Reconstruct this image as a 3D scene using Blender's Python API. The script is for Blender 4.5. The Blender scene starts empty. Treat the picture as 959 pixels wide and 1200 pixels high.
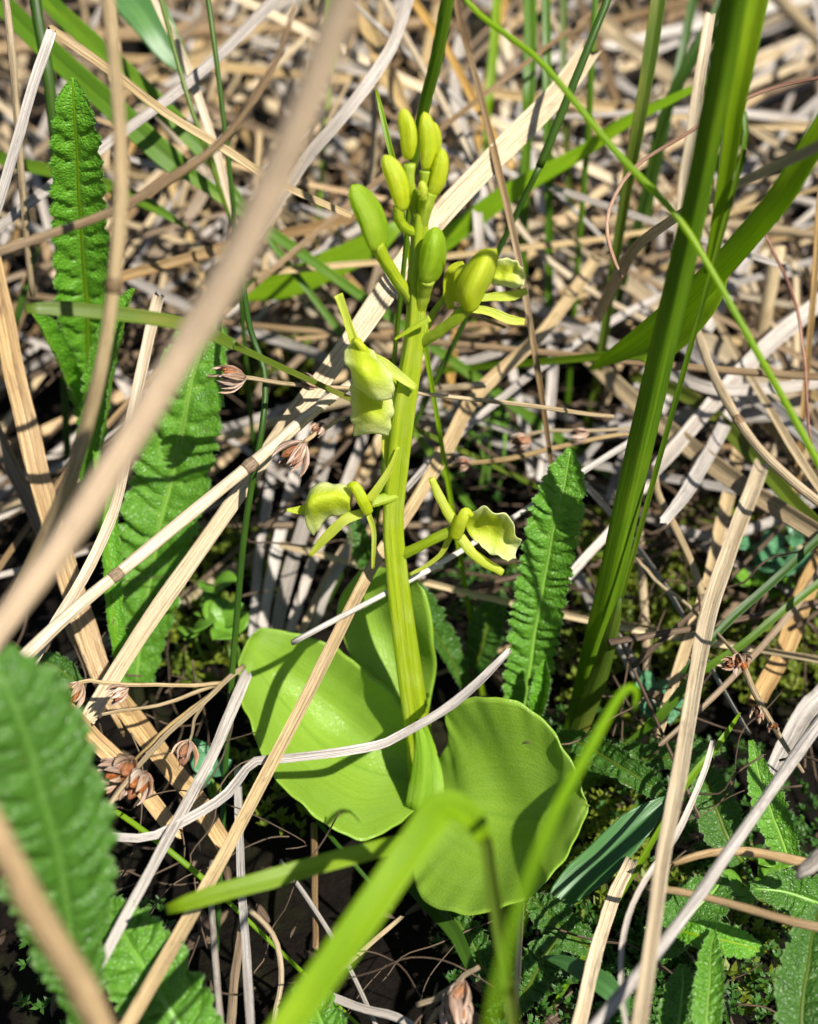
import bpy, math, random
import numpy as np

# ---------------------------------------------------------------- camera, sky, sun, exposure
U = 0.001                      # everything below is measured in millimetres
sc = bpy.context.scene
CAM_H = 144.0
PITCH = 45.0
TANV = math.tan(math.radians(20.0))
cam_d = bpy.data.cameras.new('camera'); cam = bpy.data.objects.new('camera', cam_d)
sc.collection.objects.link(cam); sc.camera = cam
cam.location = (0, 0, CAM_H * U)
cam.rotation_euler = (math.radians(90 - PITCH), 0, 0)
cam_d.sensor_fit = 'VERTICAL'; cam_d.sensor_height = 24.0; cam_d.sensor_width = 24.0 * 959 / 1200
cam_d.lens = 12.0 / TANV
cam_d.clip_start = 0.002; cam_d.clip_end = 200.0
cam_d.dof.use_dof = True
cam_d.dof.focus_distance = 0.149
cam_d.dof.aperture_fstop = 15.5

SUN = np.array([0.41, -0.36, 0.84]); SUN /= np.linalg.norm(SUN)
world = bpy.data.worlds.new('World'); sc.world = world; world.use_nodes = True
wn = world.node_tree.nodes; wl = world.node_tree.links
sky = wn.new('ShaderNodeTexSky'); sky.sky_type = 'NISHITA'; sky.sun_disc = False
sky.sun_elevation = math.asin(SUN[2]); sky.sun_rotation = math.atan2(SUN[0], SUN[1])
wn['Background'].inputs['Strength'].default_value = 0.05
wl.new(sky.outputs['Color'], wn['Background'].inputs['Color'])
sun_d = bpy.data.lights.new('sun', 'SUN'); sun_d.energy = 5.0; sun_d.angle = math.radians(0.53)
sun_d.color = (1.0, 0.955, 0.88)
sun = bpy.data.objects.new('sun', sun_d); sc.collection.objects.link(sun)
from mathutils import Vector
sun.rotation_euler = Vector(SUN).to_track_quat('Z', 'Y').to_euler()
sun.location = tuple(SUN * 2)
sc.view_settings.view_transform = 'Standard'; sc.view_settings.look = 'None'
sc.view_settings.exposure = 0.85; sc.view_settings.gamma = 1.0
sc.view_settings.use_curve_mapping = False
sc.cycles.max_bounces = 10; sc.cycles.transmission_bounces = 8; sc.cycles.diffuse_bounces = 4
sc.cycles.use_denoising = True
sc.cycles.sample_clamp_indirect = 6.0

rng = np.random.default_rng(11)
random.seed(5)
C = sc.collection
CAMP = np.array([0, 0, CAM_H])
S2 = math.sqrt(0.5)
KP = TANV / 600.0

# ---------------------------------------------------------------- pixel of the photograph -> point in the place
def P(px, py, v):
    """v < 55: height above the ground in mm; otherwise distance along the view axis in mm."""
    k = (py - 600.0) * KP
    if v < 55:
        d = (CAM_H - v) / (S2 * (1 + k))
    else:
        d = v
    return np.array([(px - 479.5) * KP * d, S2 * d * (1 - k), CAM_H - S2 * d * (1 + k)])
def depth(p): return S2 * p[1] + S2 * (CAM_H - p[2])
def pix(p):
    d = depth(p); up = S2 * p[1] - S2 * (CAM_H - p[2])
    return p[0] / (KP * d) + 479.5, 600 - up / (KP * d), d
def SD(py, off=0.0):                         # distance of the orchid's stem axis at an image row
    k = (py - 600.0) * KP
    return 206.4 / (1.3435 - 0.6565 * k) + off

# ---------------------------------------------------------------- objects
def tag(o, label=None, cat=None, group=None, kind=None):
    if label: o['label'] = label
    if cat: o['category'] = cat
    if group: o['group'] = group
    if kind: o['kind'] = kind
    return o
def mesh_obj(name, verts, faces, mat, parent=None, attrs=None, smooth=True):
    me = bpy.data.meshes.new(name)
    me.from_pydata((np.asarray(verts) * U).tolist(), [], faces if isinstance(faces, list) else faces.tolist())
    if attrs:
        for an, av in attrs.items():
            a = me.attributes.new(an, 'FLOAT_VECTOR', 'POINT')
            a.data.foreach_set('vector', np.asarray(av, dtype=np.float32).ravel())
    if smooth:
        me.polygons.foreach_set('use_smooth', np.ones(len(me.polygons), dtype=bool))
    me.materials.append(mat)
    o = bpy.data.objects.new(name, me); C.objects.link(o)
    if parent is not None: o.parent = parent
    return o
def empty(name, loc=None):
    o = bpy.data.objects.new(name, None); C.objects.link(o)
    o.empty_display_size = 0.005
    return o                                  # parts keep place coordinates

# ---------------------------------------------------------------- spline and sweep
def spline(pts, n, kink=False):
    pts = np.asarray(pts, float)
    m = len(pts)
    seg = np.linalg.norm(np.diff(pts[:, :3], axis=0), axis=1) + 1e-6
    if kink or m == 2:
        cum = np.concatenate([[0], np.cumsum(seg)]); t = np.linspace(0, cum[-1], n)
        if kink:
            t = np.unique(np.concatenate([t, cum]))
        return np.stack([np.interp(t, cum, pts[:, j]) for j in range(pts.shape[1])], 1)
    q = np.vstack([2 * pts[0] - pts[1], pts, 2 * pts[-1] - pts[-2]])
    cum = np.concatenate([[0], np.cumsum(seg)]); t = np.linspace(0, cum[-1], n)
    idx = np.clip(np.searchsorted(cum, t, side='right') - 1, 0, m - 2)
    u = ((t - cum[idx]) / seg[idx])[:, None]
    p0, p1, p2, p3 = q[idx], q[idx + 1], q[idx + 2], q[idx + 3]
    return 0.5 * (2 * p1 + (p2 - p0) * u + (2 * p0 - 5 * p1 + 4 * p2 - p3) * u**2 + (3 * p1 - p0 - 3 * p2 + p3) * u**3)

def frames(pos, ref=None):
    T = np.gradient(pos, axis=0); T /= np.linalg.norm(T, axis=1)[:, None] + 1e-9
    if ref is None:
        V = CAMP - pos; V /= np.linalg.norm(V, axis=1)[:, None]
        V = V + np.array([0, 0, 0.35])
    else:
        V = np.tile(np.asarray(ref, float), (len(pos), 1))
    N = V - (V * T).sum(1)[:, None] * T; N /= np.linalg.norm(N, axis=1)[:, None] + 1e-9
    B = np.cross(T, N)
    return T, N, B

def sweep_geo(pos, w, shape='round', flat=0.8, fold=0.3, roll=0.0, ref=None, ribs=0.0, nside=10, thick=0.12, tipcap=True, ridge=0.0, nr=5):
    n = len(pos)
    T, N, B = frames(pos, ref)
    r = np.broadcast_to(np.radians(np.asarray(roll, float)), (n,))
    if np.ndim(roll): pass
    N2 = N * np.cos(r)[:, None] + B * np.sin(r)[:, None]
    B2 = -N * np.sin(r)[:, None] + B * np.cos(r)[:, None]
    if shape == 'round':
        th = np.linspace(0, 2 * math.pi, nside, endpoint=False)
        rad = 1 + ridge * np.cos(nr * th)
        cx = np.cos(th) * rad * 0.5; cz = np.sin(th) * rad * 0.5 * flat
        CX = np.outer(w, cx); CZ = np.outer(w, cz)
    else:
        m = nside
        s = np.linspace(-1, 1, m)
        prof = fold * (np.sqrt(s * s + 0.012) if shape == 'vee' else s * s)
        rb = ribs * ((np.arange(m) % 2) - 0.5)
        th_ = thick * (1 - 0.75 * np.abs(s) ** 3)
        up_x, up_z = s * 0.5, prof * 0.5 + rb
        cx = np.concatenate([up_x, up_x[::-1]])
        cz = np.concatenate([up_z, (up_z - th_)[::-1]])
        CX = np.outer(w, cx); CZ = np.outer(w, cz)
    verts = pos[:, None, :] + CX[:, :, None] * B2[:, None, :] + CZ[:, :, None] * N2[:, None, :]
    k = CX.shape[1]
    L = np.concatenate([[0], np.cumsum(np.linalg.norm(np.diff(pos, axis=0), axis=1))])
    rest = np.stack([CX, CZ, np.broadcast_to(L[:, None], CX.shape)], 2)
    i = np.arange(n - 1)[:, None] * k; j = np.arange(k)[None, :]; j2 = (j + 1) % k
    faces = np.stack([i + j, i + j2, i + k + j2, i + k + j], 2).reshape(-1, 4).tolist()
    faces.append(list(range(k))[::-1]); faces.append([(n - 1) * k + q for q in range(k)])
    return verts.reshape(-1, 3), faces, rest.reshape(-1, 3)

LAST = []
def wob(n, amp, L):
    t = np.linspace(0, 1, n); o = np.zeros((n, 3))
    for f in (1.3, 2.7, 5.1):
        o += amp / f * np.sin(2 * math.pi * (f * t[:, None] + rng.random(3)))
    return o

def strand(name, mat, pts, wpx, shape='round', n=None, parent=None, kink=False, wobble=0.05, tipw=None, ends=(0, 0), seedvar=0.035, mm=False, fray=0.0, **kw):
    """pts: (px, py, v) of the photograph; wpx: width in photo pixels, one or one per point (mm=True: points and widths are in mm)."""
    A = np.array([p if mm else P(*p) for p in pts], float)
    w = np.broadcast_to(np.asarray(wpx, float), (len(A),)).copy()
    if not mm: w = w * np.array([depth(a) for a in A]) * KP
    roll = kw.pop('roll', 0.0)
    rl = np.broadcast_to(np.asarray(roll, float), (len(A),))
    Lt = np.linalg.norm(np.diff(A, axis=0), axis=1).sum()
    n = n or int(min(90, max(14, Lt / 1.6)))
    S = spline(np.column_stack([A, w, rl]), n, kink)
    pos, ww, rr = S[:, :3], np.maximum(S[:, 3], 0.02), S[:, 4]
    n = len(pos)
    pos = pos + wob(n, wobble * w.mean(), Lt)
    t = np.linspace(0, 1, n)
    ww = ww * (1 + seedvar * (np.sin(2 * math.pi * (3.1 * t + rng.random())) * 0.6 + np.sin(2 * math.pi * (7.7 * t + rng.random())) * 0.4))
    if ends[0]: ww *= np.clip(t / ends[0], 0.04, 1) ** 0.6
    if ends[1]: ww *= np.clip((1 - t) / ends[1], 0.04, 1) ** 0.6
    V, F, R = sweep_geo(pos, ww, shape, roll=rr, **kw)
    if fray:                                             # broken ends are ragged
        V = V.reshape(n, -1, 3); kk = V.shape[1]
        d0 = pos[0] - pos[1]; d0 /= np.linalg.norm(d0) + 1e-9; d1 = pos[-1] - pos[-2]; d1 /= np.linalg.norm(d1) + 1e-9
        V[0] += np.outer(rng.uniform(-0.2, 1, kk) * fray * ww[0], d0); V[-1] += np.outer(rng.uniform(-0.2, 1, kk) * fray * ww[-1], d1)
        V = V.reshape(-1, 3)
    LAST[:] = [pos, ww, rr, shape, kw]
    R = R + np.array([rng.random() * 40, rng.random() * 40, rng.random() * 300])
    return mesh_obj(name, V, F, mat, parent, {'rest': R})

# ---------------------------------------------------------------- materials
def new_mat(name):
    m = bpy.data.materials.new(name); m.use_nodes = True
    nt = m.node_tree; nt.nodes.clear()
    return m, nt
class NT:
    def __init__(s, nt): s.nt = nt
    def n(s, typ, ins=None, **props):
        nd = s.nt.nodes.new(typ)
        for k, v in props.items(): setattr(nd, k, v)
        for k, v in (ins or {}).items():
            if isinstance(v, bpy.types.NodeSocket): s.nt.links.new(v, nd.inputs[k])
            else: nd.inputs[k].default_value = v
        return nd
    def mixc(s, f, a, b, blend='MIX'):
        nd = s.nt.nodes.new('ShaderNodeMix'); nd.data_type = 'RGBA'; nd.blend_type = blend
        for sock, v in ((nd.inputs[0], f), (nd.inputs[6], a), (nd.inputs[7], b)):
            if isinstance(v, bpy.types.NodeSocket): s.nt.links.new(v, sock)
            else: sock.default_value = (*v, 1) if isinstance(v, tuple) and len(v) == 3 else v
        return nd.outputs[2]
    def rng(s, v, a, b, c=0.0, d=1.0):
        return s.n('ShaderNodeMapRange', {0: v, 1: a, 2: b, 3: c, 4: d}).outputs[0]
    def math(s, op, a, b=0.0):
        return s.n('ShaderNodeMath', {0: a, 1: b}, operation=op).outputs[0]
    def noise(s, vec, scale, detail=3.0, rough=0.55):
        return s.n('ShaderNodeTexNoise', {'Vector': vec, 'Scale': scale, 'Detail': detail, 'Roughness': rough}).outputs[0]
    def mapv(s, vec, sc_):
        return s.n('ShaderNodeVectorMath', {0: vec, 1: sc_}, operation='MULTIPLY').outputs[0]
    def finish(s, col, rough, bumph=None, bumpd=0.1, transl=0.0, tcol=None, spec=0.5, sss=0.0, coat=0.0, bstr=0.6):
        ins = {'Base Color': col, 'Roughness': rough, 'Specular IOR Level': spec}
        if coat: ins['Coat Weight'] = coat; ins['Coat Roughness'] = 0.25
        nrm = None
        if bumph is not None:
            nrm = s.n('ShaderNodeBump', {'Height': bumph, 'Distance': bumpd * U, 'Strength': bstr}).outputs[0]
            ins['Normal'] = nrm
        p = s.n('ShaderNodeBsdfPrincipled', ins)
        if sss:
            p.inputs['Subsurface Weight'].default_value = sss
            p.inputs['Subsurface Radius'].default_value = (1.0, 1.0, 0.3)
            p.inputs['Subsurface Scale'].default_value = 1.2 * U
        sh = p.outputs[0]
        if transl:
            t = s.n('ShaderNodeBsdfTranslucent', {'Color': tcol if tcol is not None else col})
            if nrm is not None: s.nt.links.new(nrm, t.inputs['Normal'])
            sh = s.n('ShaderNodeMixShader', {0: transl, 1: sh, 2: t.outputs[0]}).outputs[0]
        out = s.n('ShaderNodeOutputMaterial')
        s.nt.links.new(sh, out.inputs['Surface'])

def straw_mat(name, ca, cb, cc, rough=0.5, transl=0.12, speck=0.5, spec=0.5):
    m, nt = new_mat(name); g = NT(nt)
    v = g.n('ShaderNodeAttribute', attribute_name='rest').outputs['Vector']
    rnd = g.n('ShaderNodeObjectInfo').outputs['Random']
    fib = g.noise(g.mapv(v, (5.0, 5.0, 0.10)), 1.0, 4.0, 0.6)
    wide = g.noise(g.mapv(v, (1.2, 1.2, 0.05)), 1.0, 2.0)
    blot = g.noise(g.mapv(v, (0.35, 0.35, 0.06)), 1.0, 3.0, 0.6)
    col = g.mixc(g.rng(fib, 0.38, 0.62), ca, tuple(0.8 * q for q in cb))
    line = g.noise(g.mapv(v, (9.0, 9.0, 0.05)), 1.0, 2.0, 0.5)
    col = g.mixc(g.rng(line, 0.58, 0.70, 0, 0.4), col, tuple(0.4 * q for q in cc))
    age = g.noise(g.mapv(v, (0.9, 0.9, 0.22)), 1.0, 5.0, 0.7)
    col = g.mixc(g.rng(age, 0.56, 0.72, 0, 0.7), col, tuple(0.38 * q for q in cc))
    col = g.mixc(g.rng(g.math('ADD', g.math('MULTIPLY', wide, 0.5), g.math('MULTIPLY', blot, 0.5)), 0.48, 0.68, 0, 0.85), col, cc)
    sp = g.noise(g.mapv(v, (5.0, 5.0, 1.3)), 1.0, 3.0, 0.75)
    col = g.mixc(g.rng(sp, 0.61, 0.70, 0, speck), col, (0.06, 0.042, 0.03))
    val = g.rng(rnd, 0, 1, 0.78, 1.16)
    col = g.n('ShaderNodeHueSaturation', {'Color': col, 'Value': val, 'Saturation': g.rng(g.math('FRACT', g.math('MULTIPLY', rnd, 7.31)), 0, 1, 0.8, 1.12)}).outputs[0]
    h = g.math('ADD', g.math('MULTIPLY', fib, 1.0), g.math('MULTIPLY', wide, 0.8))
    g.finish(col, g.rng(fib, 0.3, 0.7, rough - 0.12, rough + 0.15), g.math('SUBTRACT', h, g.math('MULTIPLY', g.rng(line, 0.55, 0.7), 0.6)), 0.22, transl, None, spec, bstr=0.8)
    return m
M = {}
M['cream'] = straw_mat('straw_cream', (0.70, 0.57, 0.37), (0.60, 0.47, 0.29), (0.50, 0.36, 0.20), 0.42, 0.15, 0.35)
M['tan'] = straw_mat('straw_tan', (0.57, 0.425, 0.225), (0.45, 0.325, 0.16), (0.32, 0.21, 0.095), 0.45, 0.15, 0.5)
M['gold'] = straw_mat('straw_golden', (0.60, 0.385, 0.14), (0.48, 0.285, 0.085), (0.28, 0.145, 0.04), 0.38, 0.12, 0.5)
M['grey'] = straw_mat('straw_grey', (0.50, 0.45, 0.395), (0.37, 0.325, 0.28), (0.25, 0.21, 0.175), 0.5, 0.1, 0.6)
M['white'] = straw_mat('straw_bleached', (0.58, 0.525, 0.455), (0.47, 0.41, 0.35), (0.34, 0.285, 0.235), 0.42, 0.14, 0.5)
M['brown'] = straw_mat('straw_brown', (0.27, 0.175, 0.08), (0.17, 0.10, 0.045), (0.33, 0.24, 0.13), 0.5, 0.1, 0.6)
M['rust'] = straw_mat('stalk_rust', (0.34, 0.13, 0.05), (0.23, 0.07, 0.03), (0.42, 0.24, 0.13), 0.42, 0.1, 0.4)
M['pale'] = straw_mat('straw_pale_smooth', (0.80, 0.62, 0.43), (0.74, 0.56, 0.39), (0.72, 0.54, 0.36), 0.55, 0.1, 0.15, 0.35)

def blade_mat(name, ca, cb, tc, rough=0.4, transl=0.55, vein=3.2, spec=0.5):
    m, nt = new_mat(name); g = NT(nt)
    v = g.n('ShaderNodeAttribute', attribute_name='rest').outputs['Vector']
    rnd = g.n('ShaderNodeObjectInfo').outputs['Random']
    fib = g.noise(g.mapv(v, (vein, vein, 0.05)), 1.0, 3.0, 0.6)
    blot = g.noise(g.mapv(v, (0.5, 0.5, 0.09)), 1.0, 3.0)
    spot = g.noise(g.mapv(v, (1.6, 1.6, 0.6)), 1.0, 2.0, 0.6)
    col = g.mixc(g.rng(fib, 0.35, 0.65), ca, cb)
    rib = g.noise(g.mapv(v, (8.0, 8.0, 0.02)), 1.0, 2.0, 0.5)
    col = g.mixc(g.rng(rib, 0.5, 0.66, 0, 0.55), col, tuple(0.45 * q for q in cb))
    col = g.mixc(g.rng(blot, 0.5, 0.75, 0, 0.6), col, tc)
    col = g.mixc(g.rng(spot, 0.70, 0.78, 0, 0.55), col, (0.16, 0.13, 0.03))
    col = g.n('ShaderNodeHueSaturation', {'Color': col, 'Hue': g.rng(rnd, 0, 1, 0.488, 0.508), 'Value': g.rng(g.math('FRACT', g.math('MULTIPLY', rnd, 5.7)), 0, 1, 0.85, 1.15)}).outputs[0]
    g.finish(col, rough, g.math('SUBTRACT', fib, g.math('MULTIPLY', rib, 0.5)), 0.16, transl, g.mixc(0.45, col, tuple(min(1, 1.5 * q) for q in tc)), spec)
    return m
M['blade'] = blade_mat('blade_green', (0.135, 0.275, 0.014), (0.10, 0.215, 0.011), (0.26, 0.39, 0.02))
M['blade_bright'] = blade_mat('blade_bright', (0.29, 0.47, 0.01), (0.235, 0.40, 0.008), (0.42, 0.58, 0.012), 0.45, 0.6, 1.8)
M['reed'] = blade_mat('reed_green', (0.21, 0.36, 0.012), (0.105, 0.215, 0.010), (0.34, 0.47, 0.02), 0.38, 0.55, 2.2)
M['blade_dark'] = blade_mat('blade_dark', (0.06, 0.155, 0.016), (0.045, 0.115, 0.012), (0.11, 0.21, 0.018))
M['blade_olive'] = blade_mat('blade_olive', (0.16, 0.255, 0.025), (0.12, 0.19, 0.02), (0.34, 0.30, 0.06))
M['blade_blue'] = blade_mat('blade_smooth', (0.075, 0.22, 0.055), (0.06, 0.18, 0.045), (0.11, 0.28, 0.06), 0.38, 0.3, 1.5)

def serr_mat(name, ca, cb, rib):
    m, nt = new_mat(name); g = NT(nt)
    v = g.n('ShaderNodeAttribute', attribute_name='rest').outputs['Vector']
    lp = g.n('ShaderNodeSeparateXYZ', {0: g.n('ShaderNodeAttribute', attribute_name='leafp').outputs['Vector']})
    s_abs = g.math('ABSOLUTE', lp.outputs[0])
    n1 = g.noise(v, 1.1, 4.0, 0.6); n2 = g.noise(v, 5.0, 3.0, 0.6)
    vor = g.n('ShaderNodeTexVoronoi', {'Vector': v, 'Scale': 2.2}, feature='DISTANCE_TO_EDGE').outputs[0]
    col = g.mixc(g.rng(n1, 0.3, 0.7), ca, cb)
    col = g.mixc(g.rng(lp.outputs[2], 0.15, 0.0, 0, 0.5), col, rib)          # lateral veins
    col = g.mixc(g.rng(s_abs, 0.10, 0.03, 0, 0.8), col, rib)
    brn = g.noise(v, 0.55, 4.0, 0.65)
    col = g.mixc(g.rng(brn, 0.66, 0.76, 0, 0.7), col, (0.20, 0.16, 0.04))   # browned patches
    col = g.mixc(g.rng(s_abs, 0.93, 1.0, 0, 0.35), col, (0.32, 0.44, 0.20))   # pale teeth, with edge glints put into the colour
    h = g.math('ADD', g.math('MULTIPLY', n2, 0.5), g.math('MULTIPLY', g.rng(vor, 0, 0.25), 0.8))
    g.finish(col, g.rng(n2, 0.3, 0.7, 0.28, 0.5), h, 0.18, 0.33, g.mixc(0.35, col, (0.22, 0.5, 0.02)), 0.5)
    return m
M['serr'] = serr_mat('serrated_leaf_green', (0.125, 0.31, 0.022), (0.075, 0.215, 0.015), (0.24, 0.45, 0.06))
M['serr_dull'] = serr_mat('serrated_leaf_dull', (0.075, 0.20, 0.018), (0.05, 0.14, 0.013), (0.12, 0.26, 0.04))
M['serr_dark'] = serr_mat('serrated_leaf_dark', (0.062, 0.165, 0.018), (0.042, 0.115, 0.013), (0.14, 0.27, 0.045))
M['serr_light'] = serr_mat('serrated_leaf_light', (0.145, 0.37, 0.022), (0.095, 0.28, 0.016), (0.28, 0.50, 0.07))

def orchid_leaf_mat():
    m, nt = new_mat('orchid_leaf'); g = NT(nt)
    v = g.n('ShaderNodeAttribute', attribute_name='rest').outputs['Vector']
    lp = g.n('ShaderNodeSeparateXYZ', {0: g.n('ShaderNodeAttribute', attribute_name='leafp').outputs['Vector']})
    vx = g.n('ShaderNodeCombineXYZ', {0: g.math('MULTIPLY', lp.outputs[0], 30.0), 1: g.math('MULTIPLY', lp.outputs[1], 1.5)}).outputs[0]
    vein = g.noise(vx, 1.0, 2.0)
    n1 = g.noise(v, 0.25, 3.0); cell = g.n('ShaderNodeTexVoronoi', {'Vector': v, 'Scale': 4.5}, feature='DISTANCE_TO_EDGE').outputs[0]
    n2 = g.noise(v, 3.5, 2.0)
    col = g.mixc(g.rng(vein, 0.35, 0.65), (0.31, 0.48, 0.05), (0.275, 0.45, 0.04))
    col = g.mixc(g.rng(n1, 0.4, 0.7, 0, 0.6), col, (0.31, 0.50, 0.075))
    ve2 = g.noise(g.mapv(vx, (1.6, 0.5, 1.0)), 1.0, 1.0)
    col = g.mixc(g.rng(ve2, 0.52, 0.68, 0, 0.22), col, (0.17, 0.35, 0.02))
    col = g.mixc(g.rng(g.math('ABSOLUTE', lp.outputs[0]), 0.035, 0.0, 0, 0.5), col, (0.15, 0.31, 0.02))
    spot = g.noise(v, 1.3, 3.0, 0.6)
    col = g.mixc(g.rng(spot, 0.70, 0.76, 0, 0.6), col, (0.22, 0.20, 0.04))
    h = g.math('ADD', g.math('MULTIPLY', g.rng(cell, 0.0, 0.3), 0.3), g.math('ADD', g.math('MULTIPLY', vein, 0.5), g.math('MULTIPLY', n2, 0.5)))
    g.finish(col, g.rng(n2, 0.35, 0.65, 0.24, 0.42), g.math('ADD', h, g.math('MULTIPLY', ve2, 0.35)), 0.10, 0.45, (0.42, 0.64, 0.012, 1), 0.55, bstr=0.8)
    return m
M['orchid_leaf'] = orchid_leaf_mat()
def flesh_mat(name, ca, cb, tc, transl=0.45, rough=0.3, bump=0.08):
    m, nt = new_mat(name); g = NT(nt)
    co = g.mapv(g.n('ShaderNodeTexCoord').outputs['Object'], (1000.0, 1000.0, 1000.0))
    n1 = g.noise(co, 0.6, 3.0); n2 = g.noise(co, 5.5, 2.0)
    cell = g.n('ShaderNodeTexVoronoi', {'Vector': co, 'Scale': 5.0}, feature='F1').outputs[0]
    col = g.mixc(g.rng(n1, 0.35, 0.65), ca, cb)
    h = g.math('SUBTRACT', g.math('MULTIPLY', n2, 0.6), g.math('MULTIPLY', cell, 0.6))
    g.finish(col, g.rng(n2, 0.3, 0.7, rough - 0.08, rough + 0.12), h, bump, transl, tc, 0.5)
    return m
def wax_mat(name, ca, cb, tc, transl=0.45, rough=0.34, pale=(0.55, 0.62, 0.14)):
    m, nt = new_mat(name); g = NT(nt)
    v = g.n('ShaderNodeAttribute', attribute_name='rest').outputs['Vector']
    st = g.noise(g.mapv(v, (1.9, 1.9, 0.05)), 1.0, 3.0, 0.6); fine = g.noise(g.mapv(v, (7.0, 7.0, 0.4)), 1.0, 2.0)
    blot = g.noise(g.mapv(v, (0.5, 0.5, 0.25)), 1.0, 3.0); gran = g.noise(v, 9.0, 2.0, 0.7); spk = g.noise(v, 6.0, 2.0, 0.6)
    col = g.mixc(g.rng(st, 0.36, 0.64), ca, cb)
    col = g.mixc(g.rng(blot, 0.45, 0.75, 0, 0.5), col, pale)
    col = g.mixc(g.rng(spk, 0.68, 0.78, 0, 0.45), col, (0.70, 0.74, 0.40))
    h = g.math('ADD', g.math('ADD', g.math('MULTIPLY', st, 1.3), g.math('MULTIPLY', fine, 0.5)), g.math('MULTIPLY', gran, 0.45))
    g.finish(col, g.rng(gran, 0.3, 0.7, rough - 0.12, rough + 0.16), h, 0.20, transl, tc, 0.5, bstr=0.8)
    return m
M['stem'] = wax_mat('orchid_stem', (0.47, 0.56, 0.02), (0.29, 0.41, 0.012), (0.52, 0.68, 0.014, 1), 0.45)
M['sheath'] = wax_mat('orchid_sheath', (0.26, 0.45, 0.02), (0.18, 0.34, 0.016), (0.42, 0.64, 0.014, 1), 0.45, pale=(0.34, 0.50, 0.08))
M['bud'] = wax_mat('orchid_bud', (0.58, 0.63, 0.02), (0.42, 0.53, 0.014), (0.76, 0.82, 0.016, 1), 0.5, 0.36, (0.64, 0.68, 0.12))
M['bud_green'] = wax_mat('orchid_bud_green', (0.33, 0.48, 0.016), (0.22, 0.37, 0.012), (0.55, 0.70, 0.014, 1), 0.5, 0.38, (0.42, 0.54, 0.06))
M['petal'] = wax_mat('orchid_petal', (0.62, 0.67, 0.09), (0.52, 0.60, 0.05), (0.80, 0.86, 0.08, 1), 0.55, 0.36, (0.70, 0.74, 0.28))
M['lip'] = None
def lip_mat():
    m, nt = new_mat('orchid_lip'); g = NT(nt)
    lp = g.n('ShaderNodeSeparateXYZ', {0: g.n('ShaderNodeAttribute', attribute_name='leafp').outputs['Vector']})
    v = g.n('ShaderNodeAttribute', attribute_name='rest').outputs['Vector']
    a = g.math('ABSOLUTE', lp.outputs[0]); n1 = g.noise(v, 1.6, 3.0)
    rim = g.math('MAXIMUM', g.rng(a, 0.45, 1.0), g.rng(lp.outputs[1], 0.55, 1.0))
    col = g.mixc(g.rng(n1, 0.3, 0.7), (0.60, 0.66, 0.05), (0.52, 0.61, 0.04))
    col = g.mixc(g.math('MULTIPLY', rim, 0.9), col, (0.80, 0.82, 0.48))
    g.finish(col, g.rng(g.noise(v, 8.0, 2.0), 0.3, 0.7, 0.3, 0.6), g.math('ADD', g.noise(v, 2.2, 3.0), g.math('MULTIPLY', g.noise(v, 9.0, 2.0), 0.5)), 0.2, 0.6, g.mixc(rim, (0.78, 0.86, 0.05), (0.88, 0.92, 0.50)), 0.6)
    return m
M['lip'] = lip_mat()
M['seed'] = straw_mat('seed_bract', (0.58, 0.43, 0.32), (0.42, 0.27, 0.18), (0.34, 0.15, 0.07), 0.4, 0.12, 0.3)
M['capsule'] = straw_mat('seed_capsule', (0.36, 0.12, 0.035), (0.25, 0.075, 0.025), (0.42, 0.2, 0.07), 0.32, 0.12, 0.3)
M['moss'] = flesh_mat('moss', (0.20, 0.235, 0.018), (0.09, 0.15, 0.014), (0.34, 0.40, 0.02, 1), 0.35, 0.5)
M['moss_green'] = flesh_mat('moss_green', (0.06, 0.16, 0.02), (0.035, 0.10, 0.016), (0.16, 0.34, 0.03, 1), 0.35, 0.45)
M['round_leaf'] = flesh_mat('round_leaf', (0.16, 0.33, 0.03), (0.11, 0.26, 0.022), (0.30, 0.52, 0.03, 1), 0.35, 0.35)
M['round_blue'] = flesh_mat('round_leaf_blue', (0.10, 0.28, 0.13), (0.075, 0.22, 0.10), (0.16, 0.40, 0.16, 1), 0.3, 0.35)

def ground_mat():
    m, nt = new_mat('wet_peat'); g = NT(nt)
    co = g.mapv(g.n('ShaderNodeTexCoord').outputs['Object'], (1000.0, 1000.0, 1000.0))
    n1 = g.noise(co, 0.09, 5.0, 0.6); n2 = g.noise(co, 0.7, 5.0, 0.65); n3 = g.noise(co, 2.5, 3.0)
    col = g.mixc(g.rng(n2, 0.3, 0.7), (0.0025, 0.002, 0.0015), (0.009, 0.0065, 0.0045))  # dark peat, taken near black to put the gaps' shade into its colour
    col = g.mixc(g.rng(n1, 0.55, 0.7, 0, 0.6), col, (0.018, 0.021, 0.006))
    g.finish(col, 0.85, g.math('ADD', n2, g.math('MULTIPLY', n3, 0.4)), 1.2, spec=0.08)
    return m
M['peat'] = ground_mat()
M['rot'] = straw_mat('rotted_litter', (0.17, 0.12, 0.08), (0.11, 0.075, 0.05), (0.05, 0.035, 0.022), 0.6, 0.05, 0.5, 0.3)  # litter colour darkened further to stand for shade in the gaps

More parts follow.
